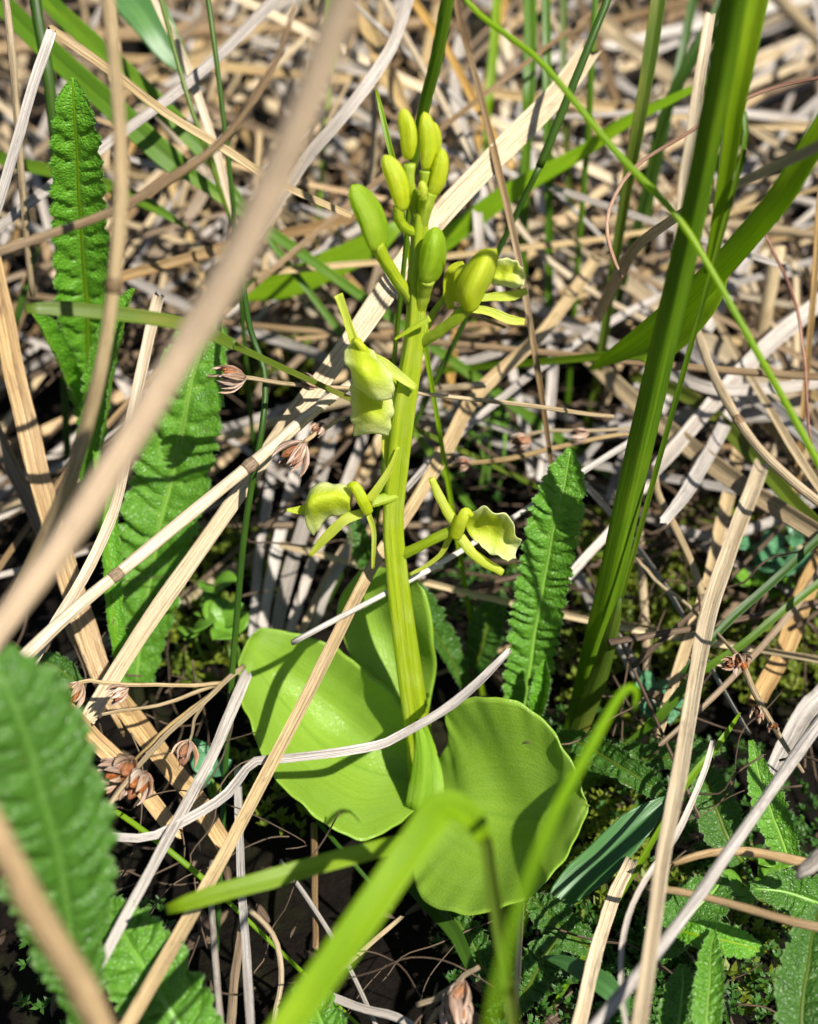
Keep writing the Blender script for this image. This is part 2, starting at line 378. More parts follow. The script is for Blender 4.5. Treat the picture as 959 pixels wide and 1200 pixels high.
# ---------------------------------------------------------------- ground
def make_ground():
    a = np.concatenate([-np.geomspace(30000, 330, 18), np.linspace(-300, 300, 151), np.geomspace(330, 30000, 18)])
    X, Y = np.meshgrid(a, a + 150)
    r = np.random.default_rng(3); Z = np.zeros_like(X)
    for f, am in ((0.012, 2.2), (0.03, 1.6), (0.07, 1.0), (0.16, 0.6)):
        for _ in range(4):
            th = r.random() * 6.28
            Z += am / 2 * np.sin(f * 6.28 * (X * math.cos(th) + Y * math.sin(th)) / 2 + r.random() * 6.28)
    Z = np.where((np.abs(X) > 300) | (np.abs(Y - 150) > 300), 0, Z) - 9.0
    n = len(a)
    V = np.stack([X, Y, Z], 2).reshape(-1, 3)
    i = np.arange(n - 1)[:, None] * n; j = np.arange(n - 1)[None, :]
    F = np.stack([i + j, i + j + 1, i + n + j + 1, i + n + j], 2).reshape(-1, 4)
    o = mesh_obj('ground', V, F, M['peat'])
    tag(o, 'dark wet peaty ground showing between the straws', kind='structure')
make_ground()

# ---------------------------------------------------------------- leaf builders
def grid_faces(nr, nc):
    i = np.arange(nr - 1)[:, None] * nc; j = np.arange(nc - 1)[None, :]
    return np.stack([i + j, i + j + 1, i + nc + j + 1, i + nc + j], 2).reshape(-1, 4)

def patch(name, rows, mat, parent=None, nr=30, nc=18, thick=0.25, ripple=0.0, edge=0.0, mm=False, nwave=7):
    """rows of points (px, py, v) -> smooth sheet with real thickness."""
    G = np.array([[p if mm else P(*p) for p in r] for r in rows], float)
    A = np.stack([spline(G[:, j], nr) for j in range(G.shape[1])], 1) if G.shape[0] > 2 else np.stack([np.linspace(G[0, j], G[-1, j], nr) for j in range(G.shape[1])], 1)
    B = np.stack([spline(A[i], nc) for i in range(nr)], 0)
    t = np.linspace(0, 1, nr)[:, None]; s = np.linspace(-1, 1, nc)[None, :]
    du = np.gradient(B, axis=0); dv = np.gradient(B, axis=1)
    Nn = np.cross(du, dv); Nn /= np.linalg.norm(Nn, axis=2)[:, :, None] + 1e-9
    if ripple or edge:
        ph = rng.random(4) * 6.28
        z = ripple * (np.sin(6.28 * 1.7 * t + 2.1 * s + ph[0]) + 0.6 * np.sin(6.28 * 3.3 * t - 3 * s + ph[1]))
        z = z + edge * np.abs(s) ** 3 * (0.7 * np.sin(6.28 * nwave * t + ph[2] + 1.5 * np.sign(s)) + 0.5 * np.sin(6.28 * nwave * 1.83 * t + ph[3] - 2.0 * np.sign(s)))
        B = B + Nn * z[:, :, None]
    ctr = nc // 2
    su = np.concatenate([[0], np.cumsum(np.linalg.norm(np.diff(B[:, ctr], axis=0), axis=1))])[:, None]
    sv = np.concatenate([[0], np.cumsum(np.linalg.norm(np.diff(B[nr // 2], axis=0), axis=1))])[None, :]
    rest = np.stack([np.broadcast_to(sv, (nr, nc)), np.zeros((nr, nc)), np.broadcast_to(su, (nr, nc))], 2) + rng.random(3) * 50
    lp = np.stack([np.broadcast_to(s, (nr, nc)), np.broadcast_to(t, (nr, nc)), np.ones((nr, nc))], 2)
    V = B.reshape(-1, 3); F = grid_faces(nr, nc).tolist()
    if thick:
        nv = len(V)
        V = np.vstack([V, (B - Nn * thick).reshape(-1, 3)])
        F2 = [[q + nv for q in f[::-1]] for f in F]
        loop = [i for i in range(nc)] + [i * nc + nc - 1 for i in range(1, nr)] + [(nr - 1) * nc + i for i in range(nc - 2, -1, -1)] + [i * nc for i in range(nr - 2, 0, -1)]
        F3 = [[loop[(q + 1) % len(loop)], loop[q], loop[q] + nv, loop[(q + 1) % len(loop)] + nv] for q in range(len(loop))]
        F = F + F2 + F3
        rest = np.concatenate([rest.reshape(-1, 3)] * 2); lp = np.concatenate([lp.reshape(-1, 3)] * 2)
    return mesh_obj(name, V, F, mat, parent, {'rest': rest.reshape(-1, 3), 'leafp': lp.reshape(-1, 3)})

def serrated_leaf(label, pts, half, lobes=16, mat='serr', crinkle=0.35, cup=0.35, roll=0.0, ref=None, curl=0.0, group='crinkled toothed leaves among the straws', rib=True, hairs=True, stalk=None, slant=0.55, wrinkle=0.5, wsc=0.78):
    """midline from base to tip; half widths in photo pixels at those points."""
    A = np.array([P(*p) for p in pts]); w = np.asarray(half, float) * wsc * np.array([depth(a) for a in A]) * KP
    rl = np.broadcast_to(np.asarray(roll, float), (len(A),))
    nr = lobes * 9 + 1; nc = 29
    S = spline(np.column_stack([A, w, rl]), nr)
    pos, ww = S[:, :3], np.maximum(S[:, 3], 0.05)
    pos = pos + wob(nr, 0.06 * w.mean(), 1)
    T, N, B = frames(pos, ref)
    r = np.radians(S[:, 4])[:, None]
    N2 = N * np.cos(r) + B * np.sin(r); B2 = -N * np.sin(r) + B * np.cos(r)
    t = np.linspace(0, 1, nr)[:, None]; s = np.linspace(-1, 1, nc)[None, :]; a = np.abs(s)
    sd_ = np.sign(s) * 2.0; r3 = rng.random(6) * 6.28
    jit = 0.25 * np.sin(6.28 * 2.3 * t + sd_ + r3[0]) + 0.22 * np.sin(6.28 * 5.1 * t - sd_ + r3[1]) + 0.1 * np.sin(6.28 * 11 * t + 2 * sd_ + r3[2])
    am = 1 + 0.45 * np.sin(6.28 * 3.7 * t + 1.7 * sd_ + r3[3]) * np.sin(6.28 * 1.3 * t + r3[4]) + 0.25 * np.sin(6.28 * 8.3 * t + sd_ + r3[5])
    ph = lobes * t - slant * a * (0.3 + 0.7 * a) + np.where(s > 0, 0.5, 0.0) + jit      # lobes lean to the tip
    fr = ph - np.floor(ph)
    lob = np.abs(np.sin(math.pi * ph))
    edge_f = 1 + 0.04 * (am - 1) * a + 0.24 * am * (lob ** 0.6 - 0.8) * a ** 4 + 0.045 * np.sin(6.28 * 4 * ph) * a ** 8
    amp = np.minimum(ww[:, None], 4.0)
    bul = am * crinkle * amp * 0.55 * (lob ** 0.55 - 0.55) * np.clip((a - 0.08) * 3.5, 0, 1)
    fine = wrinkle * 0.10 * amp * np.sin(6.28 * (2.0 * ph + 1.3 * np.sin(9 * a))) * np.sin(6.28 * 3.2 * a + 1.0) * np.clip((a - 0.1) * 3, 0, 1)
    groove = -0.10 * amp * np.exp(-(a / 0.09) ** 2)
    z = bul + fine + groove + cup * ww[:, None] * a ** 2 - curl * ww[:, None] * np.clip(a - 0.72, 0, 1) ** 2 * 6
    x = s * ww[:, None] * edge_f
    fwd = 0.22 * ww[:, None] * a ** 2                       # side veins sweep forward
    V = pos[:, None, :] + x[:, :, None] * B2[:, None, :] + z[:, :, None] * N2[:, None, :] + fwd[:, :, None] * T[:, None, :]
    L = np.concatenate([[0], np.cumsum(np.linalg.norm(np.diff(pos, axis=0), axis=1))])[:, None]
    rest = np.stack([x, z, np.broadcast_to(L, x.shape)], 2) + rng.random(3) * 60
    vein = np.minimum(fr, 1 - fr) + 0.12 * a
    lp = np.stack([np.broadcast_to(s, x.shape), np.broadcast_to(t, x.shape), vein], 2)
    e = empty('serrated_leaf'); tag(e, label, 'leaf', group)
    mesh_obj('leaf_blade', V.reshape(-1, 3), grid_faces(nr, nc), M[mat], e, {'rest': rest.reshape(-1, 3), 'leafp': lp.reshape(-1, 3)})
    if rib:
        q = slice(0, nr, 4)
        pp = pos[q] - N2[q] * (0.10 * amp[q]) ; rw = 0.085 * np.minimum(w.max(), 3.6) * (1.15 - t[q, 0] * 0.9) + 0.06
        if stalk is not None:
            st = spline(np.vstack([P(*stalk), pp[0]]), 8)[:-1]
            pp = np.vstack([st, pp]); rw = np.concatenate([np.full(len(st), rw[0] * 1.25), rw])
        Vr, Fr, Rr = sweep_geo(pp, rw * 2, 'round', flat=0.9, nside=8)
        mesh_obj('midrib', Vr, Fr, M['blade_olive' if mat == 'serr_dark' else 'blade_bright' if mat == 'serr_light' else 'rib'], e, {'rest': Rr})
    if hairs:                                                # fine pale hairs along both margins
        HV, HF = [], []
        for c_ in (0, nc - 1):
            for i in range(6, nr - 2, 3):
                b = V[i, c_]; out = B2[i] * (-1 if c_ == 0 else 1)
                for _ in range(1):
                    dirn = out + 0.9 * rng.normal(size=3) * 0.6 + N2[i] * 0.3; dirn /= np.linalg.norm(dirn)
                    ln = rng.uniform(0.15, 0.6); sd = np.cross(dirn, N2[i]); sd /= np.linalg.norm(sd) + 1e-6
                    bb = b - out * 0.05; k = len(HV)
                    HV += [bb + sd * 0.035, bb - sd * 0.035, bb + N2[i] * 0.05, bb + dirn * ln]
                    HF += [[k, k + 1, k + 3], [k + 1, k + 2, k + 3], [k + 2, k, k + 3]]
        h = mesh_obj('margin_hair', np.array(HV), HF, M['hair'], e); h['kind'] = 'stuff'
    return e
M['rib'] = blade_mat('leaf_rib', (0.22, 0.42, 0.06), (0.18, 0.37, 0.05), (0.28, 0.48, 0.08), 0.4, 0.25)
M['hair'] = flesh_mat('leaf_hair', (0.30, 0.40, 0.22), (0.26, 0.36, 0.18), (0.6, 0.7, 0.5, 1), 0.4, 0.3, 0.0)

# ---------------------------------------------------------------- the orchid
orchid = empty('fen_orchid')
tag(orchid, 'small yellow-green orchid with two broad glossy leaves and a spike of buds and flowers', 'orchid')
def stem_w(px): return px
st_pts = [(504, 975, 34, 2), (501, 934, 38, 2), (498, 905, 40, 1), (491, 860, 33, 0.5), (482, 800, 33, 0), (473, 735, 32, 0), (465, 668, 31, 0), (461, 610, 29, 0), (466, 545, 31, 0), (473, 480, 32, 0), (481, 430, 29, 0),
          (487, 380, 25, 0), (489, 330, 25, 0), (491, 290, 22, 0), (493, 250, 20, 0), (494, 222, 14, 0)]
A = np.array([P(x, y, SD(y)) for x, y, w, o in st_pts]); Wd = np.array([0.92 * w * SD(y) * KP for x, y, w, o in st_pts])
S_ = spline(np.column_stack([A, Wd]), 120)
Vs, Fs, Rs = sweep_geo(S_[:, :3], S_[:, 3], 'round', flat=0.92, nside=30, roll=np.linspace(20, 75, 120), ridge=0.17, nr=4)
mesh_obj('stem', Vs, Fs, M['stem'], orchid, {'rest': Rs})
# clasping sheaths round the foot of the stem
for pts_, ws_ in (([(488, 950, 163), (494, 915, 162.5), (495, 878, 161.5), (489, 842, 161)], [30, 27, 17, 4]), ([(510, 945, 163), (508, 908, 164), (502, 872, 163.6), (495, 842, 162)], [24, 22, 14, 4])):
    strand('sheath', M['sheath'], pts_, ws_, 'vee', parent=orchid, fold=-0.5, thick=0.05, nside=11, wobble=0)
# three foliage leaves
Lf = [[(492, 900, 5), (492, 908, 3.6), (496, 918, 3), (498, 926, 3), (500, 935, 3)],
      [(486, 862, 8), (478, 880, 4.5), (470, 905, 2.5), (472, 935, 2.8), (478, 958, 4)],
      [(468, 822, 10), (453, 850, 6), (437, 884, 3), (432, 935, 3.8), (432, 981, 6.5)],
      [(432, 787, 11.5), (415, 818, 7), (398, 854, 4), (386, 910, 5), (378, 961, 8.5)],
      [(385, 757, 13), (371, 788, 9.2), (358, 822, 6.3), (343, 872, 7), (330, 921, 10)],
      [(340, 741, 14), (330, 764, 11.5), (320, 790, 9.2), (308, 828, 9.6), (300, 866, 11.5)],
      [(307, 737, 15), (301, 750, 13.5), (296, 766, 12.4), (289, 787, 12.6), (284, 808, 13.5)],
      [(297, 741, 15), (293, 747, 14.6), (289, 755, 14.2), (286, 763, 14.2), (284, 774, 14.4)]]
o = patch('leaf', Lf, M['orchid_leaf'], orchid, 72, 44, 0.17, ripple=0.22, edge=0.16); o['label'] = 'sunlit left leaf with a stem shadow across it'
Rf = [[(508, 900, 5), (507, 912, 4), (505, 925, 3), (501, 938, 3), (497, 950, 3)],
      [(526, 868, 11), (529, 900, 7), (527, 935, 4), (508, 975, 4), (484, 1012, 5)],
      [(522, 831, 16.5), (540, 885, 9.5), (543, 945, 4), (523, 1000, 5), (496, 1053, 8.5)],
      [(560, 815, 20), (572, 880, 11.2), (574, 951, 4.6), (562, 1010, 6.8), (540, 1071, 11)],
      [(602, 820, 21), (609, 884, 12.8), (611, 952, 6.8), (603, 1006, 8.6), (588, 1064, 12.8)],
      [(641, 847, 19), (645, 896, 13.8), (647, 951, 9.8), (643, 998, 10.8), (633, 1045, 13.6)],
      [(667, 890, 16.6), (672, 917, 14.2), (674, 945, 12.4), (672, 972, 12.5), (666, 1003, 13.6)],
      [(687, 937, 14.2), (689, 939, 14), (690, 941, 13.8), (689, 943, 13.6), (688, 945, 13.6)]]
o = patch('leaf', Rf, M['orchid_leaf'], orchid, 72, 44, 0.19, ripple=0.2, edge=0.14); o['label'] = 'upright cupped right leaf glowing with light from behind'
Bf = [[(470, 852, 6), (485, 856, 5), (500, 852, 6)],
      [(428, 800, 9), (474, 800, 8.5), (510, 790, 12)],
      [(400, 742, 14), (455, 742, 13), (509, 742, 18)],
      [(398, 702, 18), (445, 697, 18), (500, 697, 22)],
      [(422, 667, 21.5), (448, 664, 22), (482, 672, 24)]]
o = patch('leaf', Bf, M['orchid_leaf'], orchid, 40, 26, 0.3, ripple=0.15); o['label'] = 'small pale leaf half hidden behind the stem'

def bud(a, b, wpx, ped=None, mat='bud', pw=12, flat=0.9, groove=0.09):
    """a = tip, b = foot of the bud (px, py, offset from stem distance)."""
    e = empty('flower_bud'); e.parent = orchid
    p0 = np.array(P(b[0], b[1], SD(b[1]) + b[2])); p1 = np.array(P(a[0], a[1], SD(a[1]) + a[2]))
    n = 22; t = np.linspace(0, 1, n)
    prof = np.interp(t, [0, .08, .3, .55, .75, .9, .97, 1], [.5, .74, .97, 1, .9, .62, .36, .08])
    bend = np.cross(p1 - p0, CAMP - p0); bend /= np.linalg.norm(bend)
    pos = p0 + np.outer(t, p1 - p0) + np.outer(np.sin(math.pi * t) * 0.06 * np.linalg.norm(p1 - p0), bend)
    w = 0.78 * wpx * KP * depth(p0) * prof
    V, F, R = sweep_geo(pos, w, 'round', flat=flat, nside=24, ridge=groove, nr=3, roll=rng.random() * 60)
    V = V.reshape(n, 24, 3); cen = pos[:, None, :]; th_ = np.arange(24) / 24 * 6.28; r4 = rng.random(4) * 6.28
    irr = 1 + 0.05 * np.sin(2 * th_[None, :] + r4[0] + 2.0 * t[:, None]) + 0.04 * np.sin(5 * t[:, None] + th_[None, :] + r4[1]) - 0.13 * np.exp(-((np.mod(th_[None, :] * 3 + r4[2], 6.28) - 3.14) / 0.55) ** 2) * np.sin(math.pi * np.clip(t[:, None] * 1.05, 0, 1))
    V = (cen + (V - cen) * irr[:, :, None]).reshape(-1, 3)
    mesh_obj('bud_body', V, F, M[mat], e, {'rest': R + rng.random(3) * 30})
    if ped:
        strand('flower_stalk', M['stem'], [(x, y, SD(y) + o_) for x, y, o_ in ped], [pw * 1.15] + [pw] * (len(ped) - 2) + [pw * 0.95], parent=e, nside=12, wobble=0.02, flat=0.95, ridge=0.06, n=18)
    return e
bud((472, 127, -1), (479, 186, -1), 29, [(480, 192, -1), (480, 212, -1), (484, 236, -.5), (490, 258, 0)], pw=13)
bud((497, 131, 0), (499, 198, 0), 26, [(499, 200, 0), (498, 220, 0), (495, 246, 0)], pw=13)
bud((509, 143, 2), (504, 200, 2), 20, [(504, 200, 2), (500, 225, 1), (495, 246, .5)], pw=10)
bud((518, 174, -.5), (506, 228, -.5), 26, [(506, 226, -.5), (500, 245, -.5), (494, 268, 0)], pw=14)
bud((450, 182, -1.5), (472, 246, -1.5), 31, [(468, 242, -1.5), (468, 256, -1.5), (475, 267, -1), (488, 274, 0)], pw=12)
bud((494, 212, -2.2), (496, 232, -2), 15, [(496, 230, -2), (494, 242, -1), (493, 255, -.3)], pw=9, mat='petal')
bud((509, 266, -2.2), (500, 330, -2), 46, mat='bud_green', ped= [(501, 326, -2), (497, 342, -1), (492, 362, 0)], pw=18, flat=0.7)
bud((412, 217, -3), (444, 292, -2.6), 50, mat='bud_green', ped= [(441, 286, -2.6), (452, 306, -2), (466, 328, -1), (482, 352, 0)], pw=15, flat=0.45)  # the darker green puts this bud's shade into its colour

def piece(name, parent, pts, w, mat='petal', shape='arc', fold=0.35, thick=0.12, **kw):
    w = np.asarray(w, float) * (0.95 if name == 'flower_stalk' else 0.86)
    return strand(name, M[mat], [(x, y, SD(y) + o_) for x, y, o_ in pts], w, shape, parent=parent, fold=fold, thick=thick, nside=kw.pop('nside', 9), wobble=0.03, n=kw.pop('n', 22), **kw)
def SP(x, y, o_): return (x, y, SD(y) + o_)
def lipp(parent, rows, nr=26, nc=20, edge=0.16, thick=0.09):
    return patch('lip', [[SP(*p) for p in r] for r in rows], M['lip'], parent, nr, nc, thick, ripple=0.09, edge=edge, nwave=2.2)
def column(parent, pts, w):
    w = [0.68 * q for q in w]
    return piece('column', parent, pts, w, 'bud', 'round', flat=0.9, nside=12)

# open flower beside the upper stem, right
f = empty('flower'); f.parent = orchid
piece('flower_stalk', f, [(494, 402, 0), (512, 390, -1.5), (532, 376, -2.5), (548, 360, -3)], [14, 14, 15, 18], 'stem', 'round', nside=12)
bod = [[(545, 362, -3.2), (551, 364, -3.6), (558, 360, -3.2)], [(537, 345, -3), (549, 347, -4.6), (566, 342, -3)], [(540, 327, -3), (557, 327, -4.8), (577, 322, -3)],
       [(552, 308, -3), (567, 307, -4.3), (581, 304, -3)], [(564, 295, -3), (573, 293, -3.4), (580, 291, -3)]]
patch('sepal', [[SP(*p) for p in r] for r in bod], M['bud'], f, 24, 16, 0.3)
lipp(f, [[(578, 334, -1), (576, 322, -.6), (576, 308, -1)], [(592, 335, -1.6), (592, 320, -.4), (588, 303, -1)], [(606, 337, -1.6), (606, 321, -.4), (604, 306, -1)], [(614, 334, -1.4), (615, 324, -.6), (612, 314, -1.2)]], edge=0.1)
piece('petal', f, [(560, 350, -1.5), (580, 348, -1.5), (600, 347, -1.5), (618, 341, -1.5)], [9, 12, 14, 9])
piece('petal', f, [(553, 362, -2), (575, 366, -2), (596, 374, -2), (615, 378, -2)], [10, 12, 13, 9])
piece('petal', f, [(528, 362, -1), (526, 340, -1), (532, 318, -1), (544, 309, -1)], [10, 16, 18, 8], 'bud')
column(f, [(536, 352, -1.6), (534, 336, -2), (536, 320, -2.2), (545, 313, -2.2), (552, 316, -2.2)], [12, 12, 12, 13, 8])
piece('bract', f, [(492, 402, 0), (505, 372, 1), (520, 350, 2), (526, 335, 2)], [12, 10, 8, 3], 'stem')
# open flower left of the middle stem, hanging
f = empty('flower'); f.parent = orchid
piece('flower_stalk', f, [(478, 470, 1), (466, 452, 0), (450, 440, -1), (436, 430, -1.5)], [12, 11, 11, 12], 'stem', 'round', nside=12)
piece('sepal', f, [(418, 408, -2), (411, 388, -2), (404, 366, -2), (396, 345, -2)], [15, 12, 11, 13])
piece('sepal', f, [(434, 420, -2.5), (455, 430, -2.5), (472, 444, -2.2), (488, 455, -2)], [18, 15, 13, 7])
lipp(f, [[(410, 398, -2), (420, 396, -3), (432, 408, -2.5)], [(404, 414, -2.5), (425, 412, -4), (448, 424, -3)], [(404, 424, -4.2), (428, 430, -6), (460, 440, -4)],
         [(414, 446, -4.4), (436, 452, -6), (463, 454, -4)], [(432, 468, -4), (442, 470, -4.6), (458, 466, -3.6)]], edge=0.22)
lipp(f, [[(414, 440, -1), (432, 440, -2.4), (456, 446, -1)], [(411, 462, -1), (434, 466, -2.8), (460, 466, -1)], [(412, 488, -1), (436, 490, -2.8), (461, 486, -1)], [(414, 512, -.6), (436, 508, -1.6), (459, 512, -.6)]], edge=0.3)
column(f, [(432, 418, -3), (424, 406, -3.6), (416, 398, -3.4)], [16, 15, 9])
piece('petal', f, [(452, 505, 0), (454, 530, 0), (458, 556, 0)], [10, 14, 6])
piece('bract', f, [(504, 373, -2.2), (482, 386, -2.2), (462, 398, -2)], [9, 7, 3], 'stem')
# open flower at the lower stem, left, with the arched lip
f = empty('flower'); f.parent = orchid
piece('flower_stalk', f, [(468, 580, -.5), (452, 584, -1.2), (436, 588, -1.8), (424, 592, -2)], [13, 14, 15, 16], 'stem', 'round', nside=12)
lipp(f, [[(412, 572, -1.5), (410, 588, -3.4), (412, 604, -1.8)], [(392, 565, -1.8), (388, 582, -4.4), (394, 604, -2.2)], [(370, 568, -1.8), (364, 592, -4.6), (378, 614, -2.2)],
         [(360, 582, -1.8), (358, 606, -3.6), (370, 626, -2.2)], [(357, 598, -1.6), (360, 616, -2.6), (368, 628, -2)]], edge=0.14)
piece('lip_point', f, [(366, 596, -2), (352, 598, -2), (336, 598, -2)], [16, 12, 4], 'lip')
column(f, [(432, 600, -3), (424, 584, -3.6), (416, 570, -3.4), (408, 570, -3)], [22, 24, 20, 10])
piece('sepal', f, [(424, 602, -2.4), (404, 610, -2.6), (382, 630, -2.4), (363, 652, -2.2)], [13, 14, 13, 5])
piece('sepal', f, [(430, 598, -2), (438, 622, -1.6), (438, 645, -1.4), (437, 667, -1.2)], [8, 7, 6, 4])
piece('petal', f, [(432, 588, -2.4), (446, 568, -2.4), (458, 548, -2.2), (467, 524, -2)], [14, 11, 9, 4])
# open flower at the lower stem, right, with the pale lip
f = empty('flower'); f.parent = orchid
piece('flower_stalk', f, [(466, 652, 0), (486, 643, -1.2), (508, 632, -2), (530, 622, -2.4)], [17, 13, 13, 15], 'stem', 'round', nside=12)
lipp(f, [[(551, 604, -3.4), (546, 612, -2.4), (547, 620, -2.2), (551, 628, -2.6), (557, 635, -3.4)], [(567, 594, -4.4), (563, 608, -2.8), (562, 620, -2.2), (564, 631, -2.8), (570, 645, -4)],
         [(585, 599, -5), (583, 614, -3), (581, 626, -2.4), (582, 638, -3), (584, 653, -4.6)], [(600, 612, -4.6), (598, 624, -3.2), (596, 634, -2.6), (595, 645, -3.2), (596, 657, -4.4)],
         [(611, 634, -3.8), (609, 639, -3.2), (606, 644, -2.9), (604, 649, -3.2), (602, 654, -3.6)]], edge=0.3, nr=34, nc=26)
column(f, [(534, 628, -3), (540, 612, -3.6), (546, 600, -3.6), (554, 604, -3.4)], [26, 26, 20, 10])
piece('sepal', f, [(536, 616, -2.4), (524, 598, -2.4), (514, 580, -2.4), (506, 560, -2.4)], [17, 14, 13, 9], shape='round', flat=0.7)
piece('sepal', f, [(540, 630, -2.6), (552, 646, -3), (570, 660, -3), (589, 671, -2.8)], [15, 14, 14, 10], shape='round', flat=0.6)
piece('petal', f, [(528, 628, -2), (518, 648, -1.6), (500, 663, -1.2), (480, 674, -.8)], [10, 7, 6, 4])

# ---------------------------------------------------------------- straws placed one by one
def straw(label, mat, pts, w, name='dry_straw', cat='straw', group=None, nodes=(), **kw):
    kw.setdefault('fray', 0.7); kw.setdefault('seedvar', 0.06)
    o = strand(name, M[mat], pts, np.asarray(w, float) * kw.pop('ws', 0.76), **kw); tag(o, label, cat, group)
    for t in nodes:                                      # swollen joints
        pos, ww, rr, shp, k2 = LAST; i = int(t * (len(pos) - 1)); i = max(2, min(len(pos) - 4, i))
        q = np.linspace(-1, 1, 7); wid = float(ww[i])
        T_ = pos[i + 1] - pos[i - 1]; T_ /= np.linalg.norm(T_)
        pp = pos[i] + np.outer(q * wid * 0.55, T_); w2 = wid * (1.03 + 0.16 * np.exp(-(q / 0.4) ** 2))
        V, F, R = sweep_geo(pp, w2, 'round', flat=0.85 if shp == 'round' else 0.42, nside=14, roll=rr[i])
        mesh_obj('node', V, F, M['brown' if mat != 'brown' else 'rust'], o, {'rest': R + rng.random(3) * 20})
    return o
FLAT = dict(shape='arc', fold=0.25, thick=0.14, nside=11, ribs=0.018)
VEE = dict(shape='vee', fold=0.5, thick=0.12, nside=11, ribs=0.014)

straw('thick pale stalk out of focus slanting down across the upper left, close to the lens', 'pale', [(430, -70, 66), (398, 20, 69), (340, 170, 74), (265, 325, 80), (185, 460, 85), (95, 605, 90), (-10, 752, 95), (-80, 850, 99)], [52, 54, 52, 52, 48, 44, 40, 38], ws=0.79, nodes=(0.93,), name='reed_stalk', cat='stalk', flat=0.85, nside=18, wobble=0.05)
straw('tan straw hanging down the left side in front of the tall toothed leaf', 'tan', [(122, -60, 104), (130, 20, 106), (139, 120, 108), (141, 230, 110), (133, 330, 112), (118, 430, 115), (92, 530, 120), (58, 620, 126), (15, 705, 132), (-40, 800, 138)], [22, 22, 20, 24, 22, 21, 24, 24, 22, 20], flat=0.7, nodes=(0.36,))
straw('smooth golden stalk blurred in the bottom corner over the big soft leaf', 'gold', [(-60, 890, 78), (-5, 975, 79), (40, 1060, 81), (85, 1140, 84), (130, 1230, 88)], [36, 38, 38, 40, 40], ws=0.88, name='reed_stalk', cat='stalk', flat=0.9, nside=16)
straw('brown arching straw crossing the tall toothed leaf and rising to the pale thick stalk', 'brown', [(-30, 304, 122), (0, 294, 123), (48, 278, 124), (137, 246, 124), (193, 213, 124), (241, 182, 123), (275, 148, 122), (300, 112, 121), (326, 66, 120), (345, 10, 119)], [15, 15, 14, 15, 16, 15, 13, 11, 10, 9], flat=0.7)
straw('bleached straw leaning at the left edge, upper leg of a snapped stalk', 'white', [(-25, 300, 152), (0, 235, 150), (20, 165, 148), (40, 98, 147), (60, 40, 146)], [15, 16, 16, 16, 17], **FLAT)
straw('brown to cream straw running down right from the snapped top behind the pale stalk', 'tan', [(62, 37, 147), (100, 62, 148), (138, 89, 150), (193, 131, 153), (255, 169, 156), (300, 200, 158), (330, 217, 160), (410, 252, 164)], [15, 15, 14, 14, 13, 13, 12, 9], **FLAT)
straw('long silver grey straw rising across the green blades at the upper left', 'grey', [(-30, 290, 170), (0, 266, 170), (58, 220, 170), (117, 175, 170), (182, 127, 171), (241, 79, 173), (296, 27, 176), (350, -30, 180)], [15, 16, 17, 17, 17, 17, 18, 18], **FLAT)
straw('fibrous grey straw running up behind the pale thick stalk toward the top edge', 'grey', [(300, 275, 178), (356, 191, 176), (390, 150, 175), (431, 98, 175), (457, 60, 176), (470, 28, 178), (484, -20, 182)], [18, 19, 19, 19, 18, 18, 18], **FLAT)
straw('broad flat cream straw slanting behind the orchid spike to the lower left', 'cream', [(690, 62, 176), (657, 107, 172), (580, 186, 167), (508, 262, 163), (460, 330, 161), (418, 389, 160), (380, 440, 159), (347, 483, 158), (303, 545, 158), (239, 639, 158), (160, 752, 157), (86, 872, 155)], [34, 35, 36, 36, 35, 33, 30, 30, 26, 25, 26, 26], **dict(FLAT, fold=0.15))
straw('speckled straw crossing over the broad cream one and pointing to the lower left corner', 'cream', [(410, 452, 157), (361, 488, 155), (303, 536, 153), (200, 621, 149), (100, 705, 145), (12, 786, 141), (-50, 845, 138)], [15, 18, 20, 20, 20, 22, 22], flat=0.8, nodes=(0.3, 0.62))
straw('tan straw leaning across the sunlit left leaf of the orchid', 'tan', [(700, 300, 27), (640, 385, 29), (560, 462, 29), (525, 525, 28), (480, 600, 27), (440, 660, 26), (389, 757, 24), (346, 842, 22), (289, 950, 23), (260, 1005, 24), (205, 1105, 26), (130, 1235, 28)], [18, 20, 22, 22, 20, 19, 19, 19, 20, 21, 22, 24], **dict(FLAT, fold=0.3))
straw('bent grey weathered blade lying over both orchid leaves in front of the stem', 'grey', [(105, 978, 22), (124, 980, 22), (175, 981, 22), (224, 958, 22), (265, 932, 22), (288, 902, 22), (300, 892, 21.5), (335, 889, 20.5), (400, 882, 19), (445, 874, 18.5), (458, 868, 18.5), (520, 833, 21), (560, 800, 24), (597, 763, 27)], [10, 13, 14, 15, 15, 13, 15, 14, 14, 15, 14, 15, 14, 9], kink=False, shape='vee', fold=0.6, thick=0.16, nside=11, ribs=0.014, name='withered_grass', cat='straw')
straw('thin pinkish dry twig passing behind the lower right flower', 'white', [(345, 752, 24), (365, 741, 25), (452, 695, 26), (533, 650, 27), (631, 588, 29), (690, 548, 29), (760, 505, 28)], [10, 9, 9, 9, 9, 10, 11], flat=0.9)
straw('thin dark brown split straw standing right of the spike', 'brown', [(530, -30, 190), (538, 20, 182), (560, 100, 172), (583, 194, 166), (605, 287, 163), (624, 396, 163), (640, 500, 168), (648, 560, 172)], [10, 10, 10, 11, 11, 10, 8, 7], **VEE)
straw('bleached flat straw hanging vertical just right of the top buds', 'white', [(540, 40, 230), (534, 111, 215), (549, 175, 205), (560, 250, 200), (563, 300, 200)], [18, 18, 17, 15, 13], **FLAT)
